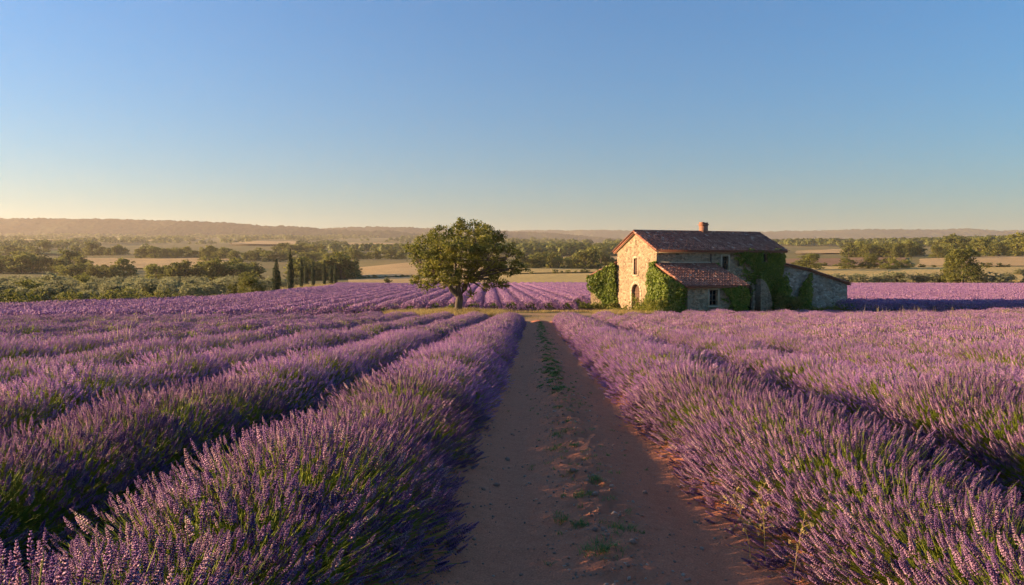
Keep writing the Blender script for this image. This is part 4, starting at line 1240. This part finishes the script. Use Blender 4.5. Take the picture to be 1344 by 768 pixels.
A = np.array([7.45, 67.75]); B = np.array([5.2, 69.3])
ua = (B - A) / np.linalg.norm(B - A); LB = float(np.linalg.norm(B - A))
na = np.array([ua[1], -ua[0]]); na = na if na[1] < 0 else -na
outb = tag(link('stone_outbuilding', None, None, (A[0], A[1], HZ)), 'small lean-to of pale stone under ivy, left of the sunlit gable', 'outbuilding')
obf = lambda a, w, d: (ua[0] * a - na[0] * d, ua[1] * a - na[1] * d, w)
OP = [(0, -.4), (LB, -.4), (LB, 2.75), (0, 4.0)]
G = Geo(); wall(G, OP, [], obf); wall(G, OP, [], lambda a, w, d: obf(a, w, 3.0 - d))
wall(G, [(0, -.4), (3.0, -.4), (3.0, 2.75), (0, 2.75)], [], lambda a, w, d: obf(LB - d, w, a))
link('wall', G.mesh('outbuilding_wall', [M['stone']]), outb)
G = Geo(); e1 = np.array([*(-ua * LB), 1.25]); 
tiles(G, np.array([*(ua * (LB + .25) + na * .2), 2.75 + .13 - .14]), tuple(-na) + (0,), 3.4, e1, np.linalg.norm(e1) + .25)
link('roof', G.mesh('outbuilding_roof', [M['tile']]), outb)

def ivy_obj(label, loc, rz, items):
    G = Geo()
    for it in items: ivy('ivy', label, G, *it[0], **it[1])
    return tag(link('climbing_ivy', G.mesh('climbing_ivy', [M['leaf_ivy']]), None, loc, rz), label, 'ivy', 'ivy on the farm buildings')
rng = np.random.default_rng(512)
Hl = (HX, HY, HZ)
ivy_obj('big ivy curtain covering the right half of the farmhouse front', Hl, HA,
    [((front, [(7.2, 4.95), (8.6, 5.0), (12.05, 5.0), (12.05, 0), (10.5, 0), (10.35, 1.2), (9.9, 2.0), (9.3, 2.6), (8.8, 2.8), (8.5, 3.2), (8.9, 3.5), (8.0, 4.1)], 9500, .15, .42), dict(holes=[win_ivy, (8.15, 9.05, 0, 2.2)], seedn=3, edge=.55)),
     ((front, [(10.2, 0), (12.2, 0), (12.2, 3.2), (11.2, 2.4)], 3500, .15, 1.0), dict(seedn=8, run=0)),
     ((front, [(5.2, 3.8), (5.6, 3.9), (5.75, 3.3), (5.2, 2.9)], 260, .14, .2), dict(seedn=14))])
ivy_obj('sunlit yellow-green ivy on the flank of the low front wing', Hl, HA,
    [((lleft, [(-4.6, 0), (-4.6, 2.25), (-3, 2.8), (-1, 3.5), (-.02, 3.85), (-.02, 0)], 6500, .16, .7), dict(seedn=21, edge=.15, run=0)),
     ((gable, [(-.1, 4.1), (.5, 3.9), (1.0, 3.2), (.9, 2.2), (1.25, 1.2), (1.0, 0), (-.1, 0)], 2600, .15, .45), dict(seedn=25, edge=.3))])
ivy_obj('dark green ivy hanging on the front of the low wing', Hl, HA,
    [((lfront, [(3.0, 2.2), (5.15, 2.25), (5.15, .1), (4.5, .0), (4.1, .5), (3.5, 1.2)], 2600, .15, .4), dict(seedn=31, edge=.35)),
     ((lright, [(-4.6, 2.3), (-3.2, 2.7), (-3.6, 0), (-4.6, 0)], 900, .15, .4), dict(seedn=33, edge=.2, run=0))])
ivy_obj('ivy mound climbing the middle of the grey shed wall', (shed.location.x, shed.location.y, HZ), HA,
    [((lambda a, w, d: (a, .15 + d, w), [(1.4, 0), (1.6, 1.4), (2.1, 2.3), (2.9, 3.2), (2.8, 1.8), (2.9, .8), (2.6, 0)], 2400, .15, .6), dict(seedn=41, edge=.25, run=0))])
ivy_obj('sunlit ivy draping the small lean-to left of the gable', (A[0], A[1], HZ), 0,
    [((obf, [(-.25, .5), (0.1, 4.1), (LB * .5, 3.5), (LB + .1, 2.85), (LB + .1, 1.7), (LB - .5, 1.2), (1.4, .8), (1.1, 0), (-.1, 0)], 4200, .16, .6), dict(seedn=51, edge=.25, run=0)),
     ((gable, [(6.2, 2.9), (7.05, 3.9), (7.05, 0), (5.7, 0), (6.1, 1.2)], 0, .16, .4), dict(seedn=55))])

# weeds at the foot of the walls, a dark shrub in the corner
rng = np.random.default_rng(616)
G = Geo()
def weed_run(p0, p1, n, hgt, wid):
    s = rng.random(n)
    x = p0[0] + (p1[0] - p0[0]) * s + rng.normal(0, .35, n); y = p0[1] + (p1[1] - p0[1]) * s + rng.normal(0, .35, n)
    k = fbm(x * 1.1, y * 1.1, 7, 2)
    hh = hgt * np.clip(k * 2.2 - .35, .15, 1.6)
    z = height(x, y) + hh * rng.random(n)
    d = nrm(rng.normal(0, 1, (n, 3))); w = nrm(np.cross(d, rng.normal(0, 1, (n, 3))))
    s_ = wid * rng.uniform(.6, 1.4, n)[:, None]
    G.quads(np.stack([x, y, z], 1), d * s_, w * s_ * .45, 0, rng.uniform(.1, 1, n))
hl = lambda u_, v_: (HX + u_ * math.cos(HA) - v_ * math.sin(HA), HY + u_ * math.sin(HA) + v_ * math.cos(HA))
weed_run(hl(-.6, 2.2), hl(-.9, -4.6), 4200, 1.0, .09)
weed_run(hl(-.8, 4.6), hl(-.6, 7.4), 1300, .5, .09)
weed_run((7.0, 67.0), (4.4, 68.3), 1500, .6, .09)
weed_run(hl(.3, -5.1), hl(5.2, -5.1), 1200, .35, .09)
weed_run(hl(12.2, -.6), hl(19, -.3), 1500, .5, .09)
weed_run((-7.3, 58.2), (-4.3, 57.8), 900, .5, .08)
tag(link('weeds', G.mesh('weeds', [M['weed']])), 'yellow-green weeds along the foot of the stone walls', 'weeds', kind='stuff')
G = Geo(); sb = []
for k in range(14):
    a, b = hl(10.4 + 2.6 * rng.random(), -.7 - .9 * rng.random()); sb.append((a, b, HZ + .35 + .6 * rng.random(), .5, .5, .45))
crown_geo(G, sb, 3200, .16, clump=.16)
tag(link('corner_shrub', G.mesh('corner_shrub', [M['leaf_green']])), 'dark low shrub in the shaded corner of farmhouse and shed', 'shrub')

# small golden bush by the front edge of the far rows, dry weed stalks at the track's right edge
def stalk(x, y, h, lean, heads, label):
    G = Geo(); z = hz(x, y) + .1
    pts = [np.array([x, y, z]) + np.array([lean[0] * s ** 1.6, lean[1] * s, h * s]) for s in np.linspace(0, 1, 7)]
    G.tube(pts, np.linspace(.0025, .001, 7), 5, 0, .6)
    for k in range(heads):
        s = .35 + .65 * k / heads; i = min(5, int(s * 6)); b = pts[i] + (pts[i + 1] - pts[i]) * (s * 6 - i)
        e = b + np.array([rng.normal(0, .035), rng.normal(0, .035), rng.uniform(.01, .05)])
        G.tube([b, e], [.0015, .001], 4, 0, .5)
        d = nrm(rng.normal(0, 1, (7, 3))); w = nrm(np.cross(d, rng.normal(0, 1, (7, 3))))
        G.quads(np.repeat(e[None], 7, 0) + d * .006, d * .010, w * .005, 0, rng.uniform(.3, 1, 7))
    tag(link('dry_weed', G.mesh('dry_weed', [M['drygrass']])), label, 'dry weed')
stalk(1.30, 4.25, .46, (-.03, 0), 16, 'tall dry weed stalk with pale seed heads at the right track edge')
stalk(1.38, 4.02, .34, (.05, 0), 9, 'short dry weed stalk against the right lavender bush')
stalk(1.26, 4.4, .36, (-.10, .02), 12, 'leaning dry weed stalk beside the tall one')

# ------------------------------------------------------------------ the valley air
hm = bpy.data.materials.new('valley_haze'); hm.use_nodes = True
nt = hm.node_tree; nt.nodes.clear()
out = nt.nodes.new('ShaderNodeOutputMaterial'); pv = nt.nodes.new('ShaderNodeVolumePrincipled')
pv.inputs['Color'].default_value = (.96,.84,.74, 1); pv.inputs['Density'].default_value = 1.05e-4; pv.inputs['Anisotropy'].default_value = 0.3
nt.links.new(pv.outputs[0], out.inputs['Volume'])
G = Geo(); G.box((-8400, -300, -12), (8400, 8300, 285))
tag(link('haze', G.mesh('haze', [hm])), 'thin pale evening haze over the valley', 'haze', kind='stuff')
